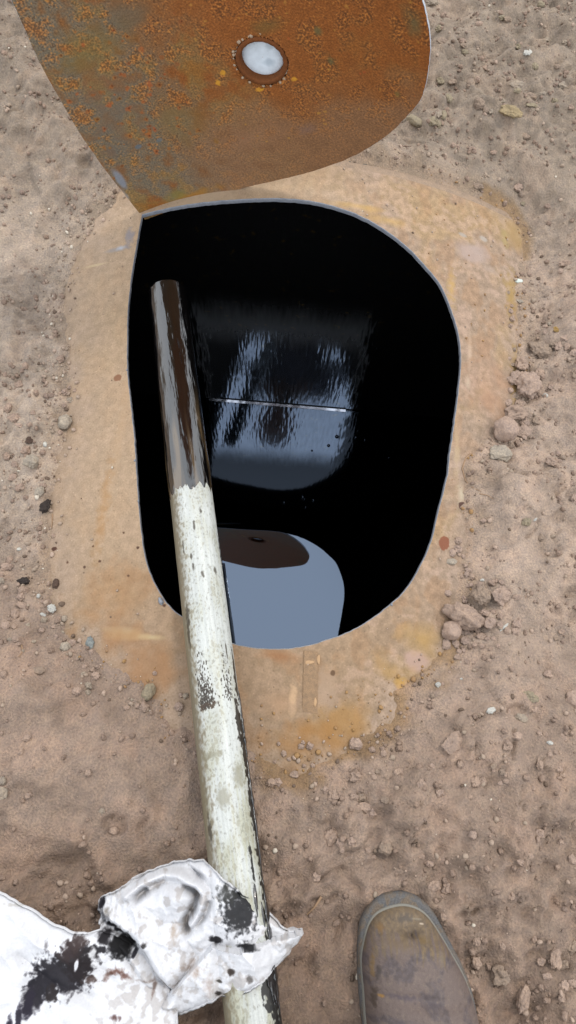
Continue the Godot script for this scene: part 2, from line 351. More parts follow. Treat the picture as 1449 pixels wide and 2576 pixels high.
func steel_top_mat() -> StandardMaterial3D:          # 1.0 m by 1.344 m of dusty rust, seen from above
	var w := 1024
	var h := 1376
	var a := noise_bytes(21, 0.004, w, h, 4)
	var b := noise_bytes(22, 0.014, w, h, 4)
	var c := noise_bytes(23, 0.06, w, h, 3)
	var d := noise_bytes(24, 0.3, w, h, 2)
	var st := noise_bytes(25, 0.03, w, h, 4, 1, 3)
	var dust := PackedByteArray()
	dust.resize(128 * 172)
	for j in 172:
		for i in 128:
			var dx := (i + 0.5) / 128.0 - 0.5
			var dz := (j + 0.5) / 128.0 - 1.0
			dust[j * 128 + i] = int(255.0 * sst(-0.085 if dx < 0.0 else -0.06, 0.006, sd_at(dx, dz)) * (1.0 if dz > -0.93 else 0.3))
	dust = stretch(dust, 128, 172, w, h)
	var px := PackedByteArray()
	px.resize(w * h * 3)
	var hb := PackedByteArray()
	hb.resize(w * h)
	for y in h:
		var z := y / 1024.0 - 1.0
		var low := sst(-0.34, -0.12, z)
		for x in w:
			var i := y * w + x
			var xx := x / 1024.0 - 0.5
			var right := sst(-0.06, 0.2, xx)
			var na := a[i] / 255.0
			var nb := b[i] / 255.0
			var nc := c[i] / 255.0
			var nd := d[i] / 255.0
			var ns := st[i] / 255.0
			var cr := lerpf(lerpf(176, 164, right), 161, low)
			var cg := lerpf(lerpf(151, 140, right), 135, low)
			var cb := lerpf(lerpf(124, 118, right), 108, low)
			var k := sst(0.42, 0.7, na + (nb - 0.5) * 0.7) * (0.08 + 0.28 * right)        # ochre
			cr = lerpf(cr, 178, k)
			cg = lerpf(cg, 144, k)
			cb = lerpf(cb, 92, k)
			k = sst(0.52, 0.68, nb + (nc - 0.5) * 0.5) * (0.10 + 0.3 * right)              # pinkish dust
			cr = lerpf(cr, 178, k)
			cg = lerpf(cg, 150, k)
			cb = lerpf(cb, 132, k)
			k = sst(0.5, 0.75, 1.0 - nb + (ns - 0.5) * 0.7) * (0.08 + 0.2 * maxf(right, low))  # rust brown
			cr = lerpf(cr, 152, k)
			cg = lerpf(cg, 112, k)
			cb = lerpf(cb, 78, k)
			var q := i          # soil dust thins out away from the edge of the cleared patch
			k = dust[q] / 255.0 * (0.55 + 0.9 * (nb - 0.5) + 0.7 * (nd - 0.5))
			k = clampf(k, 0.0, 0.92)
			cr = lerpf(cr, 166, k)
			cg = lerpf(cg, 145, k)
			cb = lerpf(cb, 127, k)
			var v := 1.0 + (nc - 0.5) * (0.14 + 0.1 * right) + (nd - 0.5) * 0.16 + (ns - 0.5) * 0.06
			if nd < 0.12 and nc < 0.55: v *= 0.8
			elif nd > 0.9: v *= 1.12
			px[i * 3] = clampi(int(cr * v), 0, 255)
			px[i * 3 + 1] = clampi(int(cg * v), 0, 255)
			px[i * 3 + 2] = clampi(int(cb * v), 0, 255)
			hb[i] = clampi(int(255.0 * (0.75 * nd + 0.25 * nc)), 0, 255)
	# marks that lie on the steel: x, z, radii (mm), colour, amount, softness, raggedness
	for s in [[-160, -850, 90, 60, 190, 168, 140, 0.5, 0.9, 0.8], [279, -820, 30, 26, 176, 156, 146, 0.75, 0.7, 1.2], [261, -847, 8, 5, 170, 160, 150, 0.8, 0.5, 0.6], [298, -855, 8, 6, 176, 166, 155, 0.8, 0.5, 0.6], [312, -800, 22, 11, 168, 150, 136, 0.7, 0.8, 1.0],
			[86, -850, 46, 8, 200, 160, 92, 0.6, 1.0, 1.3], [140, -834, 40, 12, 198, 158, 90, 0.6, 1.0, 1.3], [242, -740, 9, 40, 200, 162, 98, 0.65, 1.0, 1.4], [350, -771, 16, 56, 176, 142, 78, 0.6, 1.0, 1.3], [360, -896, 50, 34, 170, 140, 94, 0.7, 1.0, 1.5], [356, -620, 12, 70, 184, 146, 74, 0.6, 0.8, 0.9],
			[273, -640, 5, 36, 206, 178, 152, 0.7, 1.0, 1.5], [270, -585, 6, 14, 196, 176, 152, 0.7, 0.8, 0.8], [340, -874, 9, 27, 170, 150, 100, 0.6, 0.8, 0.9], [259, -403, 7, 20, 200, 186, 160, 0.8, 0.9, 0.9], [252, -470, 6, 60, 206, 180, 140, 0.45, 0.8, 1.4], [300, -585, 50, 70, 180, 138, 110, 0.45, 0.9, 1.2],
			[195, -158, 20, 17, 184, 154, 138, 0.85, 0.35, 0.9], [188, -114, 26, 22, 186, 154, 138, 0.9, 0.3, 0.8], [165, -140, 38, 26, 176, 138, 82, 0.7, 1.0, 1.5], [205, -188, 36, 26, 180, 144, 88, 0.7, 1.0, 1.5], [176, -128, 11, 10, 192, 148, 74, 0.7, 0.8, 1.0], [105, -75, 56, 34, 166, 126, 76, 0.7, 1.0, 1.6], [60, -45, 46, 30, 160, 116, 68, 0.7, 1.0, 1.6],
			[79, -112, 15, 31, 172, 146, 122, 0.7, 0.5, 0.9], [16, -147, 40, 9, 156, 108, 72, 0.6, 1.0, 1.3], [20, -90, 36, 24, 184, 146, 112, 0.5, 0.8, 0.9], [38, -95, 6, 24, 212, 176, 138, 0.7, 0.7, 1.2],
			[-190, -168, 28, 4.5, 190, 174, 142, 0.7, 1.0, 1.6], [-148, -160, 24, 5, 200, 182, 142, 0.8, 0.8, 1.3], [-176, -161, 34, 7, 205, 180, 136, 0.6, 0.8, 1.3], [-267, -788, 8, 22, 138, 132, 136, 0.75, 0.6, 1.3], [-292, -770, 24, 6, 150, 142, 138, 0.7, 0.7, 1.2], [-280, -772, 9, 6, 176, 178, 186, 0.8, 0.6, 0.8], [-315, -748, 24, 3, 204, 182, 142, 0.6, 0.7, 0.6],
			[-232, -470, 9, 190, 190, 158, 124, 0.4, 1.0, 1.6], [-240, -330, 10, 90, 176, 122, 66, 0.3, 0.9, 1.1], [-205, -205, 60, 50, 166, 124, 84, 0.4, 1.0, 2.0], [-150, -130, 80, 46, 160, 116, 78, 0.5, 1.0, 2.0]]:
		stain(px, w, h, Vector2(512 + s[0] * 1.024, (1000 + s[1]) * 1.024), Vector2(s[2], s[3]), C255(s[4], s[5], s[6]), s[7], s[8], s[9], c if s[2] < 20 else b)
	for s in [[-249, -539, 6.4, 6.4, 138, 98, 74], [262, -385, 6.5, 7, 86, 62, 54], [234, -325, 8.5, 11, 136, 84, 62], [86, -132, 3.6, 3.8, 104, 80, 60], [-304, -279, 4.5, 3, 78, 52, 42], [-233, -260, 2, 2, 90, 64, 50], [-280, -259, 2, 2, 92, 66, 52], [-246, -281, 1.6, 1.6, 96, 70, 52], [-182, -279, 2, 2, 84, 60, 48], [-254, -252, 2.2, 2.2, 84, 62, 50], [-136, -202, 2.4, 2.2, 84, 58, 46], [-205, -300, 1.6, 1.6, 90, 66, 50], [-190, -240, 1.5, 1.5, 90, 66, 50]]:
		stain(px, w, h, Vector2(512 + s[0] * 1.024, (1000 + s[1]) * 1.024), Vector2(s[2], s[3]), C255(s[4], s[5], s[6]), 0.9, 0.12, 0.55, c)
	var m := mat(Color(1.0 / K, 1.0 / K, 1.0 / K), 0.85, 0.3)
	m.albedo_texture = tex(px, w, h)
	m.heightmap_enabled = true
	m.heightmap_texture = grey_tex(hb, w, h)
	m.heightmap_scale = 0.035
	return m

func lid_mat() -> StandardMaterial3D:               # 0.56 m by 0.75 m of rusted plate
	var w := 1024
	var h := 1376
	var a := noise_bytes(31, 0.0035, w, h, 4)
	var b := noise_bytes(32, 0.013, w, h, 4)
	var c := noise_bytes(33, 0.07, w, h, 4)
	var d := noise_bytes(34, 0.15, w, h, 3)
	var st := noise_bytes(35, 0.09, w, h, 3, 1, 8)
	var px := PackedByteArray()
	px.resize(w * h * 3)
	var hb := PackedByteArray()
	hb.resize(w * h)
	for y in h:
		var z := y / 1829.0 - 0.88
		for x in w:
			var i := y * w + x
			var xx := x / 1829.0 - 0.28
			var na := a[i] / 255.0
			var nb := b[i] / 255.0
			var nc := c[i] / 255.0
			var nd := d[i] / 255.0
			var ns := st[i] / 255.0
			var left := sst(0.02, -0.16, xx + (na - 0.5) * 0.16)
			var cr := lerpf(146.0, 124.0, sst(0.4, 0.7, nb))
			var cg := lerpf(88.0, 78.0, sst(0.4, 0.7, nb))
			var cb := lerpf(42.0, 42.0, nb)
			var k := left * sst(0.25, 0.65, nb * 0.6 + na * 0.5)
			cr = lerpf(cr, 112, k)       # bare grey steel showing on the left
			cg = lerpf(cg, 103, k)
			cb = lerpf(cb, 88, k)
			k = (0.12 + 0.35 * left) * sst(0.5, 0.75, 1.0 - na + (nb - 0.5) * 0.7)
			cr = lerpf(cr, 138, k)       # olive brown
			cg = lerpf(cg, 112, k)
			cb = lerpf(cb, 56, k)
			k = sst(-0.69, -0.76, z + (na - 0.5) * 0.07) * sst(-0.2, -0.08, xx) * 0.75
			cr = lerpf(cr, 138, k)       # dustier, pinker towards the hinge
			cg = lerpf(cg, 106, k)
			cb = lerpf(cb, 80, k)
			var busy := 0.12 + 0.26 * sst(0.35, 0.7, nb + (na - 0.5) * 0.8) * sst(-0.80, -0.70, z)
			k = sst(0.5, 0.8, nc * 0.45 + nd * 0.55 + (nb - 0.5) * 0.7) * busy * 1.6
			cr = lerpf(cr, 168, k)       # orange rust flecks
			cg = lerpf(cg, 101, k)
			cb = lerpf(cb, 46, k)
			k = sst(0.58, 0.74, 1.0 - nc * 0.4 - nd * 0.6 + (nb - 0.5) * 0.6) * 1.4
			cr = lerpf(cr, 92, k * busy)       # dark pits
			cg = lerpf(cg, 58, k * busy)
			cb = lerpf(cb, 32, k * busy)
			k = sst(0.7, 0.82, nd + (nc - 0.5) * 0.4)
			cr = lerpf(cr, 196, k * busy)
			cg = lerpf(cg, 146, k * busy)
			cb = lerpf(cb, 74, k * busy)
			var v := 1.0 + (ns - 0.5) * 0.07 + (nd - 0.5) * 0.3 + (nb - 0.5) * 0.2
			px[i * 3] = clampi(int(cr * v), 0, 255)
			px[i * 3 + 1] = clampi(int(cg * v), 0, 255)
			px[i * 3 + 2] = clampi(int(cb * v), 0, 255)
			hb[i] = clampi(int(255.0 * (0.55 * nd + 0.35 * nc + 0.1 * ns)), 0, 255)
	var at := func(x: float, z: float) -> Vector2: return Vector2((x + 280) * 1.829, (z + 880) * 1.829)
	for s in [[-190, -650, 60, 70, 104, 100, 92, 0.55, 0.9, 1.1], [-225, -700, 24, 44, 96, 96, 94, 0.5, 0.9, 1.0], [-244, -748, 7, 24, 128, 136, 150, 0.85, 0.6, 0.9], [-252, -775, 6, 16, 150, 148, 152, 0.7, 0.7, 0.9], [-170, -560, 60, 34, 118, 104, 62, 0.6, 0.8, 1.0], [-110, -545, 40, 20, 102, 98, 86, 0.55, 0.8, 1.2],
			[118, -631, 7, 9, 104, 96, 62, 0.8, 0.6, 0.8], [120, -675, 7, 9, 98, 92, 60, 0.8, 0.6, 0.8], [240, -632, 14, 26, 100, 94, 66, 0.7, 0.8, 1.0], [192, -732, 6, 7, 116, 100, 56, 0.7, 0.7, 0.8], [60, -610, 26, 14, 108, 92, 52, 0.5, 0.8, 1.0], [-192, -712, 6, 4, 96, 104, 112, 0.85, 0.4, 0.5], [-160, -716, 6, 4, 100, 106, 112, 0.8, 0.4, 0.5],
			[46, -771, 22, 12, 128, 100, 88, 0.6, 0.8, 0.9], [-30, -764, 70, 20, 150, 112, 84, 0.5, 0.9, 0.9], [-170, -826, 60, 12, 160, 114, 48, 0.7, 0.8, 1.0], [-185, -812, 26, 12, 128, 118, 62, 0.7, 0.8, 1.0], [-120, -700, 50, 50, 122, 110, 70, 0.4, 0.9, 1.1]]:
		stain(px, w, h, at.call(s[0], s[1]), Vector2(s[2], s[3]) * 1.829, C255(s[4], s[5], s[6]), s[7], s[8], s[9], b)
	var r := rng(36)
	for i in 150:      # orange blisters with dark cores, thickest on the grey area
		var p := Vector2(clampf(r.randfn(-165, 48), -250, 0), clampf(r.randfn(-640, 70), -830, -520))
		if i > 95: p = Vector2(r.randf_range(-120, 240), r.randf_range(-780, -540))
		var q := r.randf_range(1.6, 5.2) if i < 95 else r.randf_range(0.9, 2.4)
		stain(px, w, h, at.call(p.x, p.y), Vector2(q, q * r.randf_range(0.7, 1.3)) * 1.829, C255(r.randf_range(140, 172), r.randf_range(84, 100), 46), 0.7, 0.6, 1.3, c)
		if i % 2 == 0: stain(px, w, h, at.call(p.x + 1, p.y), Vector2(q, q) * 0.7, C255(84, 46, 26), 0.7, 0.5, 0.8, c)
	for i in 60:
		stain(px, w, h, at.call(r.randf_range(-80, 245), r.randf_range(-780, -540)), Vector2(r.randf_range(1, 3.5), r.randf_range(1, 3)) * 1.829, C255(184, 134, 62), 0.6, 0.6, 1.2, c)
	for s in [[-27, -656, 5, 5], [10, -693, 7, 4], [-40, -667, 4, 5], [62, -690, 5, 4]]:
		stain(px, w, h, at.call(s[0], s[1]), Vector2(s[2], s[3]) * 1.829, C255(208, 150, 50), 0.85, 0.4, 0.8, c)
	var m := mat(Color(1.26 / K, 1.24 / K, 1.2 / K), 0.7, 0.35)
	m.albedo_texture = tex(px, w, h)
	m.heightmap_enabled = true
	m.heightmap_texture = grey_tex(hb, w, h)
	m.heightmap_scale = 0.08
	return m

func wall_mat() -> StandardMaterial3D:              # oily far wall of the tank: wet streaks mirror, dry rust does not. 1.5 m square
	var w := 1024
	var h := 1024
	var a := noise_bytes(41, 0.02, w, h, 4, 1, 3)
	var b := noise_bytes(42, 0.16, w, h, 3, 1, 9)
	var c := noise_bytes(43, 0.05, w, h, 3)
	var px := PackedByteArray()
	px.resize(w * h * 3)
	var mb := PackedByteArray()
	mb.resize(w * h)
	for y in h:
		var yy := 0.0 - y * 1.5 / h             # height below the crest
		for x in w:
			var i := y * w + x
			var xx := x * 1.5 / w - 0.75
			var n := (a[i] / 255.0 - 0.5) * 0.7 + (b[i] / 255.0 - 0.5) * 0.9
			var wet := 0.96 * sst(0.200, 0.172, absf(xx + 0.022) + n * 0.045) * sst(-0.37, -0.60, yy + n * 0.04)
			var rust := sst(0.75, 0.9, c[i] / 255.0) * 0.07
			var g := lerpf(0.06, 0.93, wet) * (0.93 + 0.14 * b[i] / 255.0)
			px[i * 3] = clampi(int(255.0 * (g * 0.95 + rust * 1.6)), 0, 255)
			px[i * 3 + 1] = clampi(int(255.0 * (g * 0.97 + rust)), 0, 255)
			px[i * 3 + 2] = clampi(int(255.0 * g), 0, 255)
			mb[i] = int(255.0 * wet)
	var m := mat(Color(1, 1, 1), 0.075, 0.4, 1.0)
	m.albedo_texture = tex(px, w, h)
	m.metallic_texture = grey_tex(mb, w, h)
	m.metallic_texture_channel = BaseMaterial3D.TEXTURE_CHANNEL_RED
	m.heightmap_enabled = true
	m.heightmap_texture = grey_tex(b, w, h)
	m.heightmap_scale = 0.022
	return m

func pipe_mat() -> StandardMaterial3D:              # u round the pipe (0.5 on top), v along it from the near end
	var w := 512
	var h := 2048
	var a := noise_bytes(51, 0.012, w, h, 4, 1, 2)
	var b := noise_bytes(52, 0.05, w, h, 4)
	var c := noise_bytes(53, 0.22, w, h, 2)
	var st := noise_bytes(54, 0.07, w, h, 3, 1, 24)
	var px := PackedByteArray()
	px.resize(w * h * 3)
	for y in h:
		for x in w:
			var i := y * w + x
			var na := a[i] / 255.0
			var nb := b[i] / 255.0
			var nc := c[i] / 255.0
			var ns := st[i] / 255.0
			var u := float(x) / w
			var near := sst(0.45, 0.2, y / float(h))
			var cr := 238.0
			var cg := 240.0
			var cb := 236.0
			var k := sst(0.35, 0.8, na + (ns - 0.5) * 0.5) * (0.3 + 0.5 * near)
			cr = lerpf(cr, 200, k)
			cg = lerpf(cg, 198, k)
			cb = lerpf(cb, 174, k)
			k = sst(0.15, 0.05, absf(u - 0.285) + (nb - 0.5) * 0.12) * 0.75       # brown dirt along the left flank
			cr = lerpf(cr, 120, k)
			cg = lerpf(cg, 104, k)
			cb = lerpf(cb, 76, k)
			k = sst(0.66, 0.82, nb + (nc - 0.5) * 0.3 + sst(0.62, 0.78, u) * 0.05) * 0.35
			cr = lerpf(cr, 116, k)
			cg = lerpf(cg, 112, k)
			cb = lerpf(cb, 98, k)
			k = sst(0.66, 0.8, 1.0 - nb + (na - 0.5) * 0.5) * 0.3
			cr = lerpf(cr, 160, k)
			cg = lerpf(cg, 150, k)
			cb = lerpf(cb, 122, k)
			var v := 1.0 + (ns - 0.5) * 0.14 + (nc - 0.5) * 0.1
			if nc < 0.08 and nb > 0.5: v *= 0.6
			px[i * 3] = clampi(int(cr * v), 0, 255)
			px[i * 3 + 1] = clampi(int(cg * v), 0, 255)
			px[i * 3 + 2] = clampi(int(cb * v), 0, 255)
	# speckled patch of old label, drips and smears: u, v (0..1), radii in pixels
	var r := rng(55)
	for i in 420:
		var q := Vector2(r.randfn(0.44, 0.028), 0.375 + absf(r.randfn(0.0, 0.022)))
		if i > 330: q = Vector2(r.randfn(0.60, 0.02), 0.382 + absf(r.randfn(0.0, 0.026)))
		stain(px, w, h, Vector2(q.x * w, q.y * h), Vector2(r.randf_range(1.2, 3.2), r.randf_range(1.5, 5.0)), C255(64, 54, 44), 0.85, 0.3, 0.8, c)
	for i in 26: stain(px, w, h, Vector2(r.randf_range(0.40, 0.50) * w, 0.376 * h + r.randf_range(-3, 10)), Vector2(r.randf_range(4, 9), r.randf_range(2, 5)), C255(82, 62, 44), 0.8, 0.4, 0.9, c)
	for s in [[0.50, 0.60, 5, 18], [0.46, 0.545, 6, 14], [0.52, 0.535, 7, 12], [0.455, 0.56, 5, 10], [0.62, 0.54, 8, 12], [0.40, 0.575, 4, 20], [0.63, 0.44, 4, 26], [0.36, 0.47, 10, 44], [0.37, 0.49, 10, 30], [0.50, 0.18, 12, 22], [0.46, 0.19, 26, 26], [0.36, 0.155, 8, 30], [0.36, 0.25, 10, 36], [0.48, 0.28, 30, 30], [0.60, 0.30, 26, 34], [0.42, 0.325, 60, 10], [0.56, 0.62, 6, 10], [0.48, 0.66, 5, 8], [0.36, 0.06, 12, 40], [0.45, 0.03, 50, 26], [0.58, 0.01, 30, 60]]:
		stain(px, w, h, Vector2(s[0] * w, s[1] * h), Vector2(s[2], s[3]), C255(78, 70, 58) if s[2] < 12 else C255(150, 142, 116), 0.75 if s[2] < 12 else 0.5, 0.5, 1.0, b)
	for s in [[0.66, 0.36, 14, 60, 60], [0.69, 0.33, 16, 90, 40], [0.685, 0.27, 14, 60, 50], [0.70, 0.41, 12, 70, 56], [0.615, 0.21, 5, 34, 34], [0.61, 0.225, 7, 12, 44], [0.66, 0.135, 6, 40, 34], [0.62, 0.10, 24, 44, 42], [0.655, 0.09, 20, 60, 34], [0.66, 0.01, 26, 60, 44], [0.72, 0.2, 24, 260, 40], [0.71, 0.05, 24, 200, 36], [0.36, 0.705, 16, 80, 70], [0.30, 0.69, 30, 60, 66]]:
		stain(px, w, h, Vector2(s[0] * w, s[1] * h), Vector2(s[2], s[3]), C255(s[4], s[4] * 0.92, s[4] * 0.82), 0.92, 0.2, 1.3, b)
	stain(px, w, h, Vector2(0.525 * w, 0.17 * h), Vector2(1.2, 200), C255(240, 240, 230), 0.8, 0.3, 0.3, c)
	var m := mat(Color(0.72 / K, 0.725 / K, 0.71 / K), 0.45, 0.45)
	m.albedo_texture = tex(px, w, h)
	m.heightmap_enabled = true
	m.heightmap_texture = grey_tex(b, w, h)
	m.heightmap_scale = 0.03
	return m

func cloth_mat() -> StandardMaterial3D:             # x -0.36..0.08, z 0.08..0.33
	var w := 1056
	var h := 600
	var q := 2.4       # pixels a millimetre
	var a := noise_bytes(61, 0.008, w, h, 4)
	var b := noise_bytes(62, 0.03, w, h, 4)
	var c := noise_bytes(63, 0.14, w, h, 2)
	var px := PackedByteArray()
	px.resize(w * h * 3)
	for i in w * h:
		var k := sst(0.6, 0.8, b[i] / 255.0 + (a[i] / 255.0 - 0.5) * 0.8) * 0.4 * sst(-0.2, -0.1, float(i % w) / w * 0.44 - 0.36)
		var v := 0.985 + (c[i] / 255.0 - 0.5) * 0.05
		px[i * 3] = clampi(int(lerpf(250, 178, k) * v), 0, 255)
		px[i * 3 + 1] = clampi(int(lerpf(250, 166, k) * v), 0, 255)
		px[i * 3 + 2] = clampi(int(lerpf(252, 156, k) * v), 0, 255)
	# oil and dirt: x, z, radii (mm), colour, amount, softness, raggedness
	var e := noise_bytes(64, 0.055, w, h, 4)
	for s in [[-4, 130, 22, 25, 52, 52, 54, 0.95, 0.25, 0.9], [-20, 116, 13, 10, 66, 66, 64, 0.85, 0.5, 1.2], [9, 120, 12, 11, 54, 54, 56, 0.95, 0.3, 0.9], [-27, 160, 8, 4.5, 34, 32, 34, 0.95, 0.2, 0.6], [6, 161, 15, 2.6, 40, 40, 42, 0.95, 0.3, 0.6], [-8, 185, 5, 4, 66, 56, 50, 0.9, 0.4, 0.9], [-20, 207, 3.5, 3, 50, 44, 40, 0.9, 0.3, 0.8], [-20, 195, 4, 1.6, 54, 50, 44, 0.8, 0.3, 0.8], [10, 188, 4, 5, 90, 84, 80, 0.7, 0.5, 1.0],
			[-57, 139, 2.4, 2.4, 110, 106, 104, 0.6, 0.6, 0.6], [-100, 171, 4, 3, 60, 56, 54, 0.9, 0.3, 0.7], [-71, 158, 6, 12, 186, 164, 142, 0.6, 0.8, 1.2], [-48, 188, 12, 8, 176, 152, 134, 0.6, 0.8, 1.2], [-30, 200, 6, 14, 160, 132, 114, 0.45, 0.8, 1.2], [-124, 176, 17, 14, 24, 23, 24, 0.97, 0.25, 0.6], [-143, 168, 8, 9, 36, 33, 36, 0.95, 0.3, 0.6], [-140, 159, 11, 3, 36, 34, 38, 0.95, 0.3, 0.6], [-131, 163, 8, 3, 34, 32, 36, 0.95, 0.3, 0.6], [-154, 140, 4, 6, 40, 38, 44, 0.95, 0.3, 0.7], [-157, 152, 2.6, 7, 40, 36, 40, 0.95, 0.3, 0.7], [-110, 180, 3, 5, 44, 42, 48, 0.9, 0.3, 0.7],
			[-124, 198, 9, 4, 104, 66, 54, 0.8, 0.5, 1.0], [-116, 202, 6, 4, 112, 74, 62, 0.7, 0.5, 1.0], [-134, 202, 5, 6, 100, 66, 54, 0.7, 0.5, 1.0], [-86, 212, 2.4, 10, 120, 96, 84, 0.7, 0.5, 1.0], [-96, 205, 10, 2, 130, 110, 96, 0.5, 0.6, 1.2], [-119, 236, 5, 2.5, 90, 60, 56, 0.8, 0.5, 1.4], [-145, 147, 6, 5, 130, 122, 110, 0.7, 0.7, 1.0],
			[-180, 203, 34, 21, 50, 47, 52, 0.97, 0.2, 0.7], [-205, 225, 12, 16, 50, 47, 54, 0.97, 0.2, 0.5], [-150, 178, 20, 4, 44, 42, 46, 0.95, 0.2, 0.8], [-165, 188, 22, 16, 48, 44, 46, 0.96, 0.2, 0.8], [-196, 215, 18, 15, 48, 46, 52, 0.97, 0.2, 0.8], [-208, 231, 5, 16, 50, 46, 58, 0.96, 0.2, 0.5], [-215, 244, 4, 18, 50, 46, 58, 0.96, 0.2, 0.5], [-161, 196, 13, 15, 44, 38, 40, 0.96, 0.2, 0.7], [-172, 180, 13, 12, 62, 52, 52, 0.95, 0.3, 0.8], [-166, 172, 9, 8, 78, 66, 64, 0.9, 0.4, 0.9], [-224, 254, 4, 14, 50, 46, 58, 0.96, 0.2, 0.5], [-198, 177, 2.6, 6, 110, 106, 108, 0.7, 0.6, 1.0], [-206, 186, 2.4, 2, 160, 158, 158, 0.6, 0.6, 0.8], [-187, 222, 8, 9, 56, 50, 50, 0.95, 0.25, 1.0], [-150, 206, 8, 5, 90, 74, 68, 0.8, 0.4, 1.2], [-238, 143, 16, 2, 190, 184, 172, 0.5, 0.7, 1.2]]:
		stain(px, w, h, Vector2((s[0] + 360) * q, (s[1] - 80) * q), Vector2(s[2], s[3]) * q, C255(s[4], s[5], s[6]), s[7], s[8] + 0.2, s[9] * 1.2, e)
	stain(px, w, h, Vector2((-164 + 360) * q, (192 - 80) * q), Vector2(2.2, 8) * q, C255(246, 246, 248), 1.0, 0.4, 0.6, b, 0.15)
	stain(px, w, h, Vector2((-150 + 360) * q, (181 - 80) * q), Vector2(5, 6) * q, C255(236, 236, 236), 0.9, 0.4, 0.9, b)
	var m := mat(Color(0.60, 0.60, 0.605), 0.8, 0.3)
	m.albedo_texture = tex(px, w, h)
	m.heightmap_enabled = true
	m.heightmap_texture = grey_tex(b, w, h)
	m.heightmap_scale = 0.1
	return m

func boot_mat() -> StandardMaterial3D:             # x 0.10..0.28, z 0.09..0.42
	var w := 560
	var h := 1024
	var q := 3.1
	var a := noise_bytes(71, 0.01, w, h, 4)
	var b := noise_bytes(72, 0.05, w, h, 4)
	var c := noise_bytes(73, 0.25, w, h, 2)
	var st := noise_bytes(74, 0.05, w, h, 3, 1, 6)
	var px := PackedByteArray()
	px.resize(w * h * 3)
	for y in h:
		var z := 90.0 + y / q
		for x in w:
			var i := y * w + x
			var na := a[i] / 255.0
			var nb := b[i] / 255.0
			var ns := st[i] / 255.0
			var cr := 136.0
			var cg := 119.0
			var cb := 110.0
			var k := sst(0.5, 0.75, na)
			cr = lerpf(cr, 118, k)
			cg = lerpf(cg, 106, k)
			cb = lerpf(cb, 104, k)
			k = sst(164, 146, z + (ns - 0.5) * 50.0)        # scuffed toe
			cr = lerpf(cr, 140, k)
			cg = lerpf(cg, 121, k)
			cb = lerpf(cb, 98, k)
			k *= sst(0.5, 0.7, nb)
			k *= 0.5
			cr = lerpf(cr, 158, k)
			cg = lerpf(cg, 133, k)
			cb = lerpf(cb, 98, k)
			k = sst(0.6, 0.8, 1.0 - nb + (na - 0.5) * 0.5) * 0.25
			cr = lerpf(cr, 92, k)
			cg = lerpf(cg, 80, k)
			cb = lerpf(cb, 70, k)
			k = sst(0.62, 0.8, nb + (ns - 0.5) * 0.4) * 0.35
			cr = lerpf(cr, 158, k)
			cg = lerpf(cg, 140, k)
			cb = lerpf(cb, 122, k)
			var v := 1.0 + (c[i] / 255.0 - 0.5) * 0.12
			px[i * 3] = int(cr * v)
			px[i * 3 + 1] = int(cg * v)
			px[i * 3 + 2] = int(cb * v)
	for s in [[147, 143, 6, 6, 164, 126, 80, 0.7, 0.8, 1.2], [190, 150, 9, 4, 158, 130, 86, 0.6, 0.9, 1.2], [192, 137, 3, 1.2, 226, 206, 178, 0.9, 0.5, 0.5], [186, 133, 8, 1.5, 190, 174, 146, 0.7, 0.6, 0.8], [175, 133, 14, 5, 104, 96, 88, 0.6, 0.7, 1.0], [139, 178, 3, 16, 160, 128, 84, 0.7, 0.6, 1.0], [147, 203, 4, 2.2, 194, 146, 82, 0.85, 0.5, 0.8], [141, 206, 4, 12, 92, 78, 66, 0.7, 0.6, 1.0], [145, 182, 4, 9, 92, 82, 76, 0.7, 0.6, 1.0], [170, 201, 22, 4, 100, 90, 98, 0.55, 0.8, 0.9], [195, 205, 14, 4, 104, 94, 96, 0.55, 0.8, 0.9], [210, 166, 4, 9, 158, 140, 112, 0.6, 0.7, 0.9], [178, 224, 20, 6, 128, 118, 130, 0.5, 0.8, 0.9], [165, 155, 20, 8, 150, 128, 100, 0.5, 0.8, 1.2]]:
		stain(px, w, h, Vector2((s[0] - 100) * q, (s[1] - 90) * q), Vector2(s[2], s[3]) * q, C255(s[4], s[5], s[6]), s[7], s[8], s[9], b)
	var m := mat(Color(0.71 / K, 0.71 / K, 0.73 / K), 0.62, 0.35)
	m.albedo_texture = tex(px, w, h)
	m.heightmap_enabled = true
	m.heightmap_texture = grey_tex(b, w, h)
	m.heightmap_scale = 0.06
	return m


# ---------------------------------------------------------------- ground
func sd_raw(p: Vector2) -> float:
	var d := seg_dist(p, cleared, true)
	return -d if Geometry2D.is_point_in_polygon(p, cleared) else d

func sd_at(x: float, z: float) -> float:
	var fx := clampf((x + 0.54) / 0.012, 0.0, sd_w - 1.01)
	var fz := clampf((z + 1.1) / 0.012, 0.0, sd_h - 1.01)
	var i := int(fx)
	var j := int(fz)
	var a := lerpf(sd_grid[j * sd_w + i], sd_grid[j * sd_w + i + 1], fx - i)
	var b := lerpf(sd_grid[(j + 1) * sd_w + i], sd_grid[(j + 1) * sd_w + i + 1], fx - i)
	return lerpf(a, b, fz - j) + n_edge.get_noise_2d(x, z) * 0.011 + n_mid.get_noise_2d(x * 3.0, z * 3.0) * 0.004

func level(x: float, z: float) -> float:
	var b := lerpf(0.012, -0.075, sst(0.25, 0.42, absf(x)))
	b = lerpf(b, -0.055, sst(-0.85, -1.0, z))
	return lerpf(b, 0.015, sst(-0.25, 0.1, z))

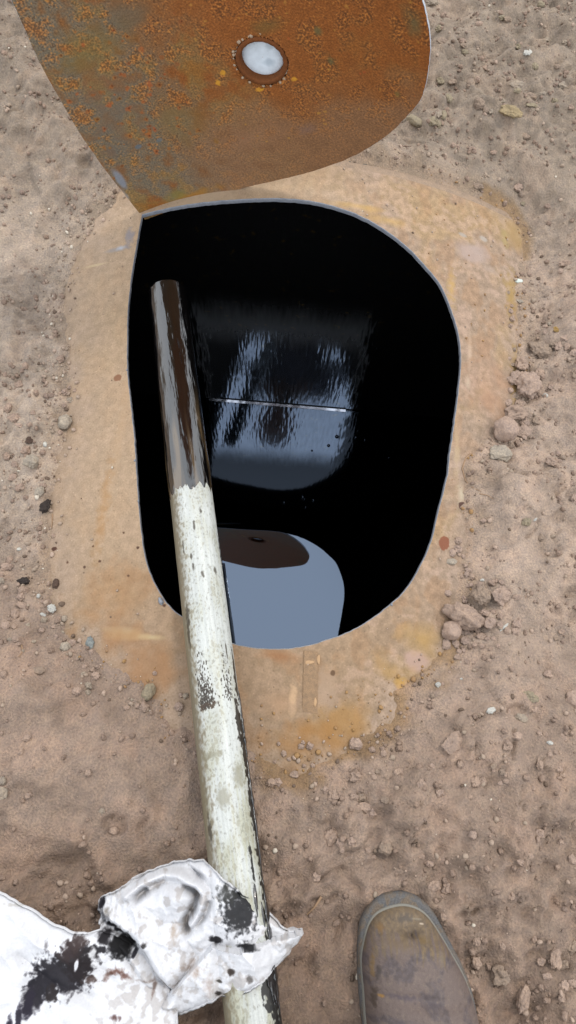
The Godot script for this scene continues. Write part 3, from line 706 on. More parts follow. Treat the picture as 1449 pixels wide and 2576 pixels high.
func lumpiness(x: float, z: float) -> float:      # 0 trodden smooth .. 1 cloddy
	var v := 0.35 + 0.55 * sst(-0.05, 0.25, n_low.get_noise_2d(x * 0.9 + 5.0, z * 0.9))
	v = lerpf(v, 0.8, sst(-0.95, -1.1, z))
	v = lerpf(v, 0.12, sst(0.14, 0.04, Vector2((x + 0.15) / 1.5, z - 0.03).length()) * 0.9)          # smooth soil left of the pipe
	v = lerpf(v, 0.85, sst(0.16, 0.03, Vector2(x - 0.14, (z - 0.0) * 1.3).length()))
	v = lerpf(v, 0.2, sst(0.14, 0.03, Vector2((x - 0.35) * 1.2, z + 0.34).length()))
	v = lerpf(v, 0.9, sst(0.1, 0.02, Vector2(x + 0.4, (z + 0.3) * 0.35).length()))
	return v

const CRACKS := [[232, 132, 245, 129, 255, 127, 270, 121, 282, 120], [255, 127, 262, 124], [246, 109, 249, 116, 255, 119], [308, -76, 309, -60, 306, -43], [262, -84, 275, -93, 292, -97], [258, -70, 262, -50, 262, -36], [-30, 75, -32, 60, -24, 48], [-25, 100, -38, 96, -50, 97], [-170, 60, -158, 54, -146, 57], [80, 105, 95, 96, 110, 92], [105, 132, 112, 150, 104, 170], [372, -380, 366, -360, 352, -345], [330, -455, 338, -440, 352, -438], [75, 125, 92, 128, 104, 120], [-120, 55, -128, 66, -122, 78]]

const TRACKS := [[0.34, -0.44, 0.10, 1.3, 0.009], [0.40, -0.36, 0.08, 0.3, 0.008], [0.33, -1.12, 0.12, 1.4, 0.014], [0.38, -1.25, 0.12, 1.2, 0.014], [0.28, -1.2, 0.1, 2.2, 0.010], [-0.42, -1.02, 0.14, 1.9, 0.014], [-0.36, -0.92, 0.10, 1.7, 0.010], [-0.46, -1.15, 0.12, 1.2, 0.014], [0.12, 0.01, 0.07, 0.5, 0.008], [0.16, 0.05, 0.05, 1.8, 0.008], [0.30, 0.06, 0.07, 0.1, 0.008], [0.26, 0.0, 0.06, 1.2, 0.007], [0.09, 0.11, 0.06, 1.5, 0.007], [-0.22, 0.0, 0.07, 0.9, 0.007], [-0.12, 0.03, 0.05, 2.4, 0.006], [0.37, -0.02, 0.06, 1.9, 0.007], [-0.38, -0.5, 0.07, 0.4, 0.008]]      # trodden edges: x, z, reach, direction, height

func relief(x: float, z: float, lum: float) -> float:
	var y := n_low.get_noise_2d(x, z) * 0.024
	var m := n_mid.get_noise_2d(x, z)
	y += m * 0.014 * (0.3 + lum)
	var mask := sst(0.0, 0.3, n_mid.get_noise_2d(x * 0.6 + 3.0, z * 0.6) + lum * 0.55 - 0.28)
	if mask > 0.0: y += (0.15 - n_cell.get_noise_2d(x, z)) * 0.0105 * mask * (0.3 + 0.7 * lum)       # clods grown together
	var pl := sst(0.05, 0.35, n_low.get_noise_2d(x * 1.3 + 9.0, z * 1.3) + lum * 0.35 - 0.05)
	if pl > 0.0: y += n_plate.get_noise_2d(x, z) * 0.0048 * pl
	y += n_fine.get_noise_2d(x, z) * 0.0036 * (0.05 + lum)
	for t in TRACKS:
		if absf(x - t[0]) > t[2] or absf(z - t[1]) > t[2]: continue
		var d: float = (x - t[0]) * cos(t[3]) + (z - t[1]) * sin(t[3]) + n_low.get_noise_2d(x * 2.0, z * 2.0) * 0.03      # a step across the line
		var fall: float = sst(t[2], t[2] * 0.4, Vector2(x - t[0], z - t[1]).length())
		y += t[4] * fall * (sst(-0.006, 0.004, d) * exp(-maxf(d, 0.0) / 0.03))
	var rd := 1.0 - absf(n_rid.get_noise_2d(x, z)) * 2.0
	y += maxf(0.0, rd - 0.5) * 0.013 * (1.0 - 0.5 * lum)
	return y

func make_ground() -> MeshInstance3D:
	cleared = pts(CLEARED)
	sd_grid.resize(sd_w * sd_h)
	for j in sd_h:
		for i in sd_w:
			sd_grid[j * sd_w + i] = sd_raw(Vector2(i * 0.012 - 0.54, j * 0.012 - 1.1))
	n_low = fnl(1, 3.2, 3)
	n_mid = fnl(2, 17.0, 3)
	n_fine = fnl(3, 75.0, 3)
	n_rid = fnl(4, 5.0, 2)
	n_edge = fnl(5, 26.0, 4)
	n_cell = fnl(6, 42.0, 2, FastNoiseLite.TYPE_CELLULAR)
	n_cell.cellular_return_type = FastNoiseLite.RETURN_DISTANCE
	n_cell.cellular_jitter = 1.0
	n_cell.domain_warp_enabled = true
	n_cell.domain_warp_amplitude = 0.02
	n_cell.domain_warp_frequency = 20.0
	n_plate = fnl(9, 24.0, 1, FastNoiseLite.TYPE_CELLULAR)
	n_plate.cellular_return_type = FastNoiseLite.RETURN_CELL_VALUE
	n_plate.fractal_type = FastNoiseLite.FRACTAL_NONE
	n_plate.domain_warp_enabled = true
	n_plate.domain_warp_amplitude = 0.03
	n_plate.domain_warp_frequency = 28.0
	var tone := fnl(7, 2.3, 4)
	var tone2 := fnl(8, 14.0, 3)
	var step := 0.0033
	for a in [[gx, -0.66, 0.62], [gz, -1.62, 0.34]]:
		var list := PackedFloat32Array()
		var far := []
		var d := 0.004
		var v: float = a[1]
		while v > -70.0:
			v -= d
			d *= 1.35
			far.push_front(v)
		for f in far: list.append(f)
		v = a[1]
		while v < a[2]:
			list.append(v)
			v += step
		d = 0.004
		while v < 70.0:
			list.append(v)
			v += d
			d *= 1.35
		if a[1] > -1.0: gx = list
		else: gz = list
	var cracks := []
	for c in CRACKS: cracks.append(pts(c))
	var nx := gx.size()
	var nz := gz.size()
	var v := PackedVector3Array()
	v.resize(nx * nz)
	var col := PackedColorArray()
	col.resize(nx * nz)
	gh.resize(nx * nz)
	var skip := PackedByteArray()
	skip.resize(nx * nz)
	var c_top := lin(181, 163, 145)
	var c_right := lin(200, 177, 158)
	var c_low := lin(182, 158, 140)
	var c_left := lin(204, 184, 165)
	var c_near_shade := lin(162, 135, 116)  # darker near tint: shade of the figure put into the soil colour
	var c_orange := lin(172, 138, 98)
	for j in nz:
		var z := gz[j]
		for i in nx:
			var x := gx[i]
			var k := j * nx + i
			var near := x > -0.7 and x < 0.66 and z > -1.7 and z < 0.4
			var y := level(x, z)
			var s := 1.0
			var lum := 0.6
			if near:
				lum = lumpiness(x, z)
				s = sd_at(x, z)
				y += relief(x, z, lum) * sst(0.0, 0.03, s)
				if s < 0.1:
					var t := tank_y(x)
					var on := t + (0.3 * s if s < 0.0 else 0.16 * s + 0.0035 * sst(0.0, 0.006, s))
					if z < -0.925 and s < 0.05: on -= 0.007 * sst(-0.925, -0.945, z)
					on += sst(0.0, 0.02, s) * relief(x, z, lum) * 0.5
					y = lerpf(on, y, sst(0.005, 0.1, s))
					if s > 0.0 and z > -0.925: y = maxf(y, t + minf(0.1 * s, 0.002))
				if s < -0.012: skip[k] = 1
				if s > 0.0:
					for c in cracks:
						if absf(c[0].x - x) < 0.06 and absf(c[0].y - z) < 0.06:
							var e := seg_dist(Vector2(x, z), c) + n_fine.get_noise_2d(x * 2.0, z * 2.0) * 0.0015
							if e < 0.0036: y -= 0.008 * (1.0 - e / 0.0036)
					for q in [[0.275, -0.070, 0.034, 0.036, 0.006], [0.10, 0.028, 0.03, 0.02, 0.005], [0.265, 0.112, 0.026, 0.018, 0.005], [0.36, -0.41, 0.05, 0.03, 0.006], [0.19, 0.02, 0.03, 0.04, 0.004], [0.238, 0.02, 0.02, 0.05, 0.004]]:
						var d := Vector2((x - q[0]) / q[2], (z - q[1]) / q[3]).length() + n_mid.get_noise_2d(x * 2.0, z * 2.0) * 0.5
						if d < 1.1: y += q[4] * sst(1.05, 0.95, d)
					var pit := Vector2((x + 0.156) / 0.0135, (z - 0.066) / 0.0105).length()
					if pit < 1.2: y -= 0.011 * sst(1.15, 0.7, pit + n_fine.get_noise_2d(x, z) * 0.25)
			else:
				y += n_low.get_noise_2d(x * 0.3, z * 0.3) * 0.1 + n_mid.get_noise_2d(x * 0.2, z * 0.2) * 0.02
			if absf(x) < 0.72 and z < 1.25 and z > -0.9 and (not near or s > 0.06): y = maxf(y, tank_y(x) + 0.006)
			gh[k] = y
			v[k] = Vector3(x, y, z)
			var c := c_top.lerp(c_right if x > 0.0 else c_left, sst(-1.05, -0.7, z))
			c = c.lerp(c_low, sst(-0.3, -0.02, z + (0.1 if x < 0.0 else 0.0)))
			c = c.lerp(c_near_shade, 0.4 * sst(0.04, 0.16, z + tone.get_noise_2d(x * 3.0, z * 3.0) * 0.05 - maxf(0.0, x - 0.1) * 0.35))
			var tn := tone.get_noise_2d(x, z)
			var t2 := tone2.get_noise_2d(x, z)
			var b := 1.0 + tn * 0.16 + t2 * 0.22
			if near and s < 0.05 and s > -0.02 and (x > 0.0 or z < -0.2):
				c = c.lerp(c_orange, sst(0.035, 0.0, s + t2 * 0.03) * (0.7 if (x > 0.3 and z < -0.85) or z > -0.2 else 0.25))
			var red := sst(0.1, 0.4, t2 + tone.get_noise_2d(x * 4.0, z * 4.0) * 0.6) * 0.03
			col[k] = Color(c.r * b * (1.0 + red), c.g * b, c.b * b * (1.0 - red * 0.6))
	var idx := PackedInt32Array()
	for j in nz - 1:
		for i in nx - 1:
			var a := j * nx + i
			if skip[a] and skip[a + 1] and skip[a + nx] and skip[a + nx + 1]: continue
			idx.append(a)
			idx.append(a + 1)
			idx.append(a + nx)
			idx.append(a + 1)
			idx.append(a + nx + 1)
			idx.append(a + nx)
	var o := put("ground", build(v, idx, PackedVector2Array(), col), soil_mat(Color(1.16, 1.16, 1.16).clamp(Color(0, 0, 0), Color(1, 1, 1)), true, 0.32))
	tag(o, "bare brown soil with clods, cracks and footprints round the tank", "", "", "structure")
	return o

func ground_at(x: float, z: float) -> float:
	var i := clampi(gx.bsearch(x) - 1, 0, gx.size() - 2)
	var j := clampi(gz.bsearch(z) - 1, 0, gz.size() - 2)
	var fx := clampf((x - gx[i]) / (gx[i + 1] - gx[i]), 0, 1)
	var fz := clampf((z - gz[j]) / (gz[j + 1] - gz[j]), 0, 1)
	var n := gx.size()
	var y := lerpf(lerpf(gh[j * n + i], gh[j * n + i + 1], fx), lerpf(gh[(j + 1) * n + i], gh[(j + 1) * n + i + 1], fx), fz)
	if absf(x) < 0.5 and z > -0.94 and z < 0.2: y = maxf(y, tank_y(x))
	return y


# ---------------------------------------------------------------- tank
func ring_sheet(inner: PackedVector2Array, outer: PackedVector2Array, rings: int, radius: float, power := 1.7, uv_of := Vector4(1.0, 0.5, 0.744, 1.0)) -> ArrayMesh:   # a sheet of tank wall between two closed outlines
	var rows := []
	var uv := PackedVector2Array()
	for k in rings + 1:
		var t := pow(float(k) / rings, power)
		var row := PackedVector3Array()
		for i in inner.size():
			var p := inner[i].lerp(outer[i], t)
			row.append(Vector3(p.x, -R + sqrt(maxf(radius * radius - p.x * p.x, 0.0)), p.y))
			uv.append(Vector2(p.x * uv_of.x + uv_of.y, (p.y + uv_of.w) * uv_of.z))
		rows.append(row)
	return loft(rows, true, uv)

func frame_round(c: PackedVector2Array, mid: Vector2, x: float, z0: float, z1: float) -> PackedVector2Array:
	var out := PackedVector2Array()
	for p in c:
		var d := p - mid
		var t := 1e9
		if d.x > 1e-9: t = minf(t, (x - mid.x) / d.x)
		elif d.x < -1e-9: t = minf(t, (-x - mid.x) / d.x)
		if d.y > 1e-9: t = minf(t, (z1 - mid.y) / d.y)
		elif d.y < -1e-9: t = minf(t, (z0 - mid.y) / d.y)
		out.append(mid + d * t)
	return out

func tube_piece(radius: float, z0: float, z1: float, a0: float, a1: float, n := 48) -> Array:
	var rows := []
	for z in [z0, z1]:
		var row := PackedVector3Array()
		for i in n + 1:
			var a := lerpf(a0, a1, float(i) / n)
			row.append(Vector3(sin(a) * radius, -R + cos(a) * radius, z))
		rows.append(row)
	return rows

func make_tank() -> void:
	var raw := smooth_loop(pts(HOLE), 360, 0)
	var n := fnl(81, 90.0, 2)
	var mid := Vector2(0, -0.5)
	hole_c = PackedVector2Array()
	for i in raw.size():      # a hand-held torch leaves a slightly wavy cut
		hole_c.append(raw[i] + (raw[i] - mid).normalized() * n.get_noise_2dv(raw[i]) * 0.0007)
	var tank := thing("steel_tank", "rusty buried steel tank with a rounded hole cut in its top", "tank")
	var top := steel_top_mat()
	var out := frame_round(hole_c, mid, 0.55, END_Z + 0.02, 0.5)
	var shell := put("shell", ring_sheet(hole_c, out, 44, R), top, tank)
	var side := mat(lin(168, 120, 78), 0.9, 0.3)
	var a0 := asin(0.55 / R)
	put("shell_side", loft(tube_piece(R, END_Z + 0.02, 1.2, a0, TAU - a0), false), side, tank)
	put("shell_near", loft(tube_piece(R, 0.5, 1.2, -a0, a0), false), side, tank)
	var dark := mat(Color(0.008, 0.0075, 0.007), 0.5, 0.35)
	var inr := R - PLATE
	var hole_in := PackedVector2Array()
	for p in hole_c: hole_in.append(p - (p - mid).normalized() * 0.0019)
	put("lining", ring_sheet(hole_in, frame_round(hole_in, mid, 0.545, END_Z + 0.006, 0.5), 10, inr), dark, tank)
	var a1 := asin(0.545 / inr)
	put("lining_side", loft(tube_piece(inr, END_Z + 0.006, 1.19, a1, TAU - a1), false), dark, tank)
	put("lining_near", loft(tube_piece(inr, 0.5, 1.19, -a1, a1), false), dark, tank)
	# torch-cut edge of the plate
	var rows := []
	var jag := fnl(82, 420.0, 2)
	for q in [[0.0004, -0.0006], [-0.0003, 0.0003], [-0.0010, -0.0006], [-0.0016, -0.0030], [-0.0019, -0.0066]]:
		var row := PackedVector3Array()
		for p in hole_c:
			var e: Vector2 = p + (p - mid).normalized() * (q[0] + jag.get_noise_2dv(p) * 0.00025)
			row.append(Vector3(e.x, tank_y(e.x) + q[1], e.y))
		rows.append(row)
	var cut := mat(Color(0.27, 0.285, 0.32), 0.5, 0.5, 0.2)
	cut.albedo_texture = mats.soil_tex
	cut.uv1_triplanar = true
	cut.uv1_scale = Vector3(4, 4, 4)
	var lip := put("cut_edge", loft(rows), cut, tank)
	# rounded shoulder and flat end
	var rim := []
	for q in [[R, END_Z + 0.02], [R - 0.0012, END_Z + 0.011], [R - 0.005, END_Z + 0.004], [R - 0.011, END_Z + 0.0005], [R - 0.02, END_Z], [0.001, END_Z - 0.004]]:
		var row := PackedVector3Array()
		for i in 160:
			var a := TAU * i / 160.0
			row.append(Vector3(sin(a) * q[0], -R + cos(a) * q[0], q[1]))
		rim.append(row)
	var dusty := mat(lin(186, 160, 136), 0.9, 0.3)
	dusty.albedo_texture = mats.soil_tex
	dusty.uv1_triplanar = true
	dusty.uv1_scale = Vector3(3, 3, 3)
	put("end_plate", loft(rim, true), dusty, tank)
	# oily inside of that end
	var wall_z := END_Z + 0.0125
	var disc := func(r0: float, z: float) -> ArrayMesh:
		var uv := PackedVector2Array()
		var drows := []
		for q in [r0, 0.001]:
			var row := PackedVector3Array()
			for i in 160:
				var a := TAU * i / 160.0
				row.append(Vector3(sin(a) * q, -R + cos(a) * q, z))
				uv.append(Vector2(0.5 + sin(a) * q / 1.5, 0.5 - cos(a) * q / 1.5))
			drows.append(row)
		return loft(drows, true, uv)
	put("end_wall", disc.call(inr - 0.0003, wall_z), wall_mat(), tank)
	put("near_wall", disc.call(inr - 0.0003, 1.18), dark, tank)
	# added metal strip tilted to mirror the sky, standing in for the meniscus sheen
	var lrows := []
	for q in [[0.0003, 0.0034], [0.0060, 0.0005]]:
		var row := PackedVector3Array()
		for i in 61:
			var x := lerpf(-0.202, 0.158, i / 60.0)
			row.append(Vector3(x, OIL_Y + q[1] + n.get_noise_1d(x * 0.3) * 0.0003, wall_z + q[0]))
		lrows.append(row)
	put("meniscus_glint", loft(lrows, false), mat(Color(0.38, 0.40, 0.46), 0.1, 0.5, 0.95), tank)
	# lap seam that runs out of the hole towards the viewer
	var seam := SurfaceTool.new()
	seam.begin(Mesh.PRIMITIVE_TRIANGLES)
	var strip := mat(lin(180, 148, 116), 0.85, 0.3)
	strip.albedo_texture = mats.soil_tex
	strip.uv1_triplanar = true
	strip.uv1_scale = Vector3(6, 6, 6)
	var srow := []
	for e in [[0.0, 0.0004], [0.0008, 0.0016], [0.0175, 0.0016], [0.019, 0.0004]]:
		var row := PackedVector3Array()
		for i in 15:
			var z := lerpf(-0.1555, -0.080, i / 14.0)
			var x: float = 0.0475 + e[0] + 0.004 * (i / 14.0) + n.get_noise_2d(z * 3.0, e[0] * 100.0) * 0.0012
			row.append(Vector3(x, tank_y(x) + e[1] * (1.0 if i < 13 else 0.3), z))
		srow.append(row)
	var lap := put("lap_seam", loft(srow, false), strip, shell)
	var tape := mat(lin(194, 158, 120), 0.8, 0.3)
	for q in [[0.0565, -0.1415, 0.013, 0.005, 0.1], [0.0675, -0.146, 0.004, 0.012, 0.05], [0.0665, -0.093, 0.004, 0.011, 0.0]]:
		var f := put("flat_scale", lump(int(q[1] * -1000), 2, 0.6, 0.6), tape, shell)
		f.position = Vector3(q[0], tank_y(q[0]) + 0.0016, q[1])
		f.scale = Vector3(q[2] * 0.5, 0.0008, q[3] * 0.5)
		f.rotation.y = q[4]
	var slag := put("slag_lump", lump(830, 2, 1.0, 0.5), cut, lip)
	slag.position = Vector3(-0.1405, tank_y(-0.14) + 0.001, -0.2065)
	slag.scale = Vector3(0.0032, 0.0026, 0.0058)
	slag.rotation.y = 0.5
	for q in [[0.1604, -0.2275, 0.0016], [-0.236, -0.55, 0.0013], [-0.2035, -0.405, 0.0014], [-0.19, -0.345, 0.0013]]:
		var b := put("slag_bead", lump(840, 1, 0.8, 0.3), cut, lip)
		b.position = Vector3(q[0], tank_y(q[0]) + 0.0006, q[1])
		b.scale = Vector3(q[2], q[2], q[2] * 1.3)

func make_oil() -> void:
	var oil := mat(Color(0.092, 0.114, 0.149), 0.015, 0.5, 1.0)
	var hw := sqrt(R * R - pow(R + OIL_Y, 2.0)) - 0.01
	var z0 := END_Z + 0.0125
	var rows := []
	for q in [[z0, 0.0035], [z0 + 0.0004, 0.0019], [z0 + 0.0012, 0.0008], [z0 + 0.0024, 0.0002], [z0 + 0.004, 0.0], [1.17, 0.0]]:      # the oil creeps up the wall a little
		var row := PackedVector3Array()
		for i in 41:
			row.append(Vector3(lerpf(-hw, hw, i / 40.0), OIL_Y + q[1], q[0]))
		rows.append(row)
	var o := put("oil", loft(rows, false, PackedVector2Array(), false), oil)
	tag(o, "black oil filling the tank, its still surface mirroring sky and raised plate", "", "", "structure")
	var r := rng(90)
	var bub := SphereMesh.new()
	bub.radius = 1.0
	bub.height = 2.0
	bub.radial_segments = 20
	bub.rings = 10
	for q in [[62, -675, 5.0, "largest bubble of the small cluster floating just above the mirrored plate"], [66, -670, 3.2, "bubble touching the largest one in the cluster above the mirrored plate"], [89, -669, 4.2, "bubble right of the largest one in the cluster above the mirrored plate"], [16, -657, 3.8, "bubble apart at the left of the cluster above the mirrored plate"], [71, -649, 3.0, "lowest bubble of the cluster above the mirrored plate"], [139, -849, 5.0, "large bubble at the right edge of the pale glow on the oil"], [188, -851, 4.0, "bubble in the dark oil just right of the pale glow"], [212, -846, 3.4, "outer one of two bubbles in the dark right of the pale glow"], [119, -822, 4.2, "bubble just below the large one at the right edge of the glow"], [77, -804, 2.8, "faint bubble at the lower right fringe of the pale glow"], [-21, -861, 3.0, "small bubble in the middle of the pale glow on the oil"], [276, -802, 2.6, "lone tiny bubble far right in the dark oil"]]:
		var b := put("bubble", bub, oil)
		b.position = Vector3(q[0] * 0.001, OIL_Y, q[1] * 0.001)
		b.scale = Vector3.ONE * q[2] * 0.001
		tag(b, q[3], "bubble", "bubbles on the oil")

func make_lid() -> void:
	var o := thing("cut_plate", "rusty orange plate cut from tank top, standing on its edge with a round capped opening", "steel plate", HINGE)
	o.basis = Basis(HINGE_AXIS.normalized(), HINGE_TURN)
	var edge := PackedVector2Array()
	var mid := Vector2(0, -0.5)
	for p in hole_c: edge.append(p - (p - mid).normalized() * 0.0015)
	var ring := PackedVector2Array()
	var jag := fnl(91, 160.0, 2)
	for p in edge:
		var d := (p - COUPLING).normalized()
		ring.append(COUPLING + d * (0.0355 + jag.get_noise_2dv(d * 0.06) * 0.0022))
	var m := lid_mat()
	var uvs := Vector4(1.786, 0.5, 1.3292, 0.88)
	var shift := func(mesh: ArrayMesh) -> ArrayMesh:
		var st := SurfaceTool.new()
		st.begin(Mesh.PRIMITIVE_TRIANGLES)
		st.append_from(mesh, 0, Transform3D(Basis(), -HINGE))
		return st.commit()
	put("plate", shift.call(ring_sheet(ring, edge, 30, R - PLATE, 1.2, uvs)), m, o)       # the side that faced the oil
	put("outer_face", shift.call(ring_sheet(ring, edge, 30, R, 1.2, uvs)), mat(lin(190, 150, 110), 0.85, 0.3), o)
	var rows := []
	for q in [[0.0, 0.0], [0.0007, -0.0012], [0.0004, -0.0032], [0.0007, -0.0052], [0.0, -PLATE]]:
		var row := PackedVector3Array()
		for p in edge:
			var e: Vector2 = p + (p - mid).normalized() * (q[0] + jag.get_noise_2dv(p * 3.0) * 0.0004)
			row.append(Vector3(e.x, tank_y(e.x) + q[1], e.y) - HINGE)
		rows.append(row)
	put("cut_edge", loft(rows), mat(Color(0.42, 0.45, 0.5), 0.5, 0.5, 0.2), o)
	# pipe fitting welded through the plate, closed by a pale cap set back in it
	var rust := mat(lin(146, 88, 48), 0.85, 0.3)
	rust.albedo_texture = mats.soil_tex
	rust.uv1_triplanar = true
	rust.uv1_scale = Vector3(7, 7, 7)
	var c := Vector3(COUPLING.x, -PLATE, COUPLING.y) - HINGE
	var fit := []
	for q in [[0.0345, 0.012], [0.0345, -0.0005], [0.0335, -0.0022], [0.0300, -0.0026], [0.0282, -0.0015], [0.0278, 0.002], [0.0276, 0.013]]:
		var row := PackedVector3Array()
		for i in 64:
			var a := TAU * i / 64.0
			var w: float = q[0] + jag.get_noise_2d(cos(a) * 0.05, sin(a) * 0.05 + q[1]) * 0.0008
			row.append(c + Vector3(cos(a) * w, q[1], sin(a) * w))
		fit.append(row)
	var fitting := put("pipe_fitting", loft(fit, true), rust, o)
	var cap := []
	var pale := mat(Color(0.72, 0.79, 0.84), 0.55, 0.5)
	var cb := noise_bytes(92, 0.03, 128, 128, 3)
	var cp := PackedByteArray()
	for i in 128 * 128:
		var k := 0.94 + (cb[i] / 255.0 - 0.5) * 0.07
		cp.append_array([int(250 * k), int(252 * k), int(255 * k)])
	stain(cp, 128, 128, Vector2(72, 44), Vector2(24, 15), C255(190, 198, 204), 0.7, 0.7, 0.5, cb)
	stain(cp, 128, 128, Vector2(96, 88), Vector2(18, 16), C255(190, 196, 200), 0.5, 0.6, 0.8, cb)
	pale.albedo_texture = tex(cp, 128, 128)
	var cuv := PackedVector2Array()
	for q in [[0.0277, 0.0095], [0.026, 0.0082], [0.02, 0.0075], [0.01, 0.0072], [0.0005, 0.0071]]:
		var row := PackedVector3Array()
		for i in 48:
			var a := TAU * i / 48.0
			row.append(c + Vector3(cos(a) * q[0], q[1], sin(a) * q[0]))
			cuv.append(Vector2(0.5 + cos(a) * q[0] / 0.058, 0.5 + sin(a) * q[0] / 0.058))
		cap.append(row)
	put("cap", loft(cap, true, cuv), pale, fitting)
	var r := rng(93)
	var bead := lump(94, 1, 1.0, 0.4)
	var pale_bead := mat(lin(188, 164, 138), 0.7, 0.4)
	var rust_bead := mat(lin(150, 92, 44), 0.85, 0.3)
	for i in 46:
		var a := TAU * (i + r.randf_range(-0.3, 0.3)) / 46.0
		var b := put("weld_bead", bead, pale_bead if r.randf() < 0.42 else rust_bead, fitting)
		var d := 0.0372 + r.randf_range(-0.0012, 0.0014)
		b.position = c + Vector3(cos(a) * d, -0.0004, sin(a) * d)
		var s := r.randf_range(0.0011, 0.0024)
		b.scale = Vector3(s, s * 0.8, s * 1.2)
		b.rotation.y = r.randf() * TAU

func make_pipe() -> void:
	var o := thing("pipe", "long dirty white pipe lying over the near rim, its far end black with oil", "pipe", PIPE_A)
	var along := PIPE_B - PIPE_A
	var len := along.length()
	var fwd := along / len
	var rt := fwd.cross(Vector3.UP).normalized()
	var up := rt.cross(fwd)
	var tube := func(r0: float, from: float, to: float, rows_n: int, ragged: float, jagged_start: bool, rough: float) -> ArrayMesh:
		var rows := []
		var uv := PackedVector2Array()
		var nn := fnl(101, 30.0, 3)
		for j in rows_n + 1:
			var row := PackedVector3Array()
			for i in 73:
				var a := TAU * i / 72.0          # 0 underneath, PI on top
				var dir := -up * cos(a) - rt * sin(a)
				var t := float(j) / rows_n
				var s := lerpf(from, to, t)
				if jagged_start: s -= (1.0 - t) * nn.get_noise_2d(cos(a) * 0.09, sin(a) * 0.09) * ragged
				var q := r0 + nn.get_noise_3d(cos(a) * 0.05, sin(a) * 0.05, s * 0.5) * rough
				if jagged_start and j == 0: q = PIPE_R - 0.0004
				row.append(fwd * s + dir * q)
				uv.append(Vector2(i / 72.0, s / len))
			rows.append(row)
		return loft(rows, false, uv, true)
	put("barrel", tube.call(PIPE_R, 0.0, len, 60, 0.0, false, 0.0004), pipe_mat(), o)
	put("bore", tube.call(PIPE_R - 0.004, 0.0, len, 4, 0.0, false, 0.0), mat(Color(0.01, 0.009, 0.008), 0.4, 0.5), o)
	var mouth := []
	for q in [[PIPE_R + 0.0006, -0.001], [PIPE_R + 0.0003, 0.0012], [PIPE_R - 0.0022, 0.0016], [PIPE_R - 0.004, 0.0004]]:
		var row := PackedVector3Array()
		for i in 72:
			var a := TAU * i / 72.0
			row.append(fwd * (len + q[1]) + (-up * cos(a) - rt * sin(a)) * q[0])
		mouth.append(row)
	var wet := StandardMaterial3D.new()
	wet.albedo_color = Color(0.022, 0.016, 0.012).linear_to_srgb()
	wet.roughness = 0.12
	wet.metallic_specular = 1.0
	wet.clearcoat_enabled = true
	wet.clearcoat = 0.35
	wet.clearcoat_roughness = 0.04
	var wb := noise_bytes(102, 0.05, 512, 1024, 4, 1, 3)
	wet.heightmap_enabled = true
	wet.heightmap_texture = grey_tex(wb, 512, 1024)
	wet.heightmap_scale = 0.06
	var wp := PackedByteArray()
	var wn := noise_bytes(103, 0.012, 512, 1024, 3, 1, 3)
	wp.resize(512 * 1024 * 3)
	for i in 512 * 1024:
		var v := (i / 512) / 1024.0
		var k := sst(0.4, 0.72, wn[i] / 255.0) * sst(0.86, 0.72, v)
		wp[i * 3] = int(lerpf(24, 170, k))
		wp[i * 3 + 1] = int(lerpf(21, 142, k))
		wp[i * 3 + 2] = int(lerpf(21, 104, k))
	wet.albedo_color = Color(0.2, 0.2, 0.2).linear_to_srgb()
	wet.albedo_texture = tex(wp, 512, 1024)
	var coat := put("oil_coat", tube.call(PIPE_R + 0.0007, len * 0.655, len + 0.0002, 46, 0.014, true, 0.0012), wet, o)
	put("mouth_rim", loft(mouth, true, PackedVector2Array(), true), wet, coat)
	# thick tar that has run down the right flank
	var tar := mat(Color(0.012, 0.011, 0.011), 0.2, 0.8)
	var r := rng(104)
	for q in [[0.075, 0.20, 0.72, 0.0045], [0.20, 0.33, 0.735, 0.0032], [0.31, 0.40, 0.745, 0.0038], [0.52, 0.60, 0.74, 0.0025]]:
		var rows := []
		var steps := 26
		var nn := fnl(int(q[0] * 1000), 40.0, 3)
		for j in steps + 1:
			var t := float(j) / steps
			var s: float = lerpf(q[0], q[1], t) * len
			var a: float = TAU * (q[2] + nn.get_noise_1d(s * 2.0) * 0.012)
			var dir := -up * cos(a) - rt * sin(a)
			var tang := up * sin(a) - rt * cos(a)
			var wide: float = q[3] * (0.25 + sin(PI * t) * 0.9 + nn.get_noise_1d(s * 3.0 + 9.0) * 0.9) * sst(0.0, 0.08, minf(t, 1.0 - t)) + 0.0002
			var row := PackedVector3Array()
			for i in 8:
				var b := TAU * i / 8.0
				row.append(fwd * s + dir * (PIPE_R + sin(b) * wide * 0.4) + tang * cos(b) * wide * 1.5)
			rows.append(row)
		put("tar_run", loft(rows), tar, o)
	for q in [[0.115, 0.655, 0.02, 0.007], [0.1, 0.67, 0.016, 0.006], [0.18, 0.61, 0.014, 0.0022], [0.165, 0.655, 0.012, 0.0016]]:     # smear spilling from under the cloth, and two drips
		var a: float = TAU * q[1]
		var dir := -up * cos(a) - rt * sin(a)
		var b := put("tar_smear", lump(int(q[0] * 500), 2, 1.3, 0.3), tar, o)
		b.basis = Basis(up * sin(a) - rt * cos(a), dir, fwd) * Basis.from_scale(Vector3(q[3], 0.0012, q[2]))
		b.position = fwd * q[0] * len + dir * PIPE_R

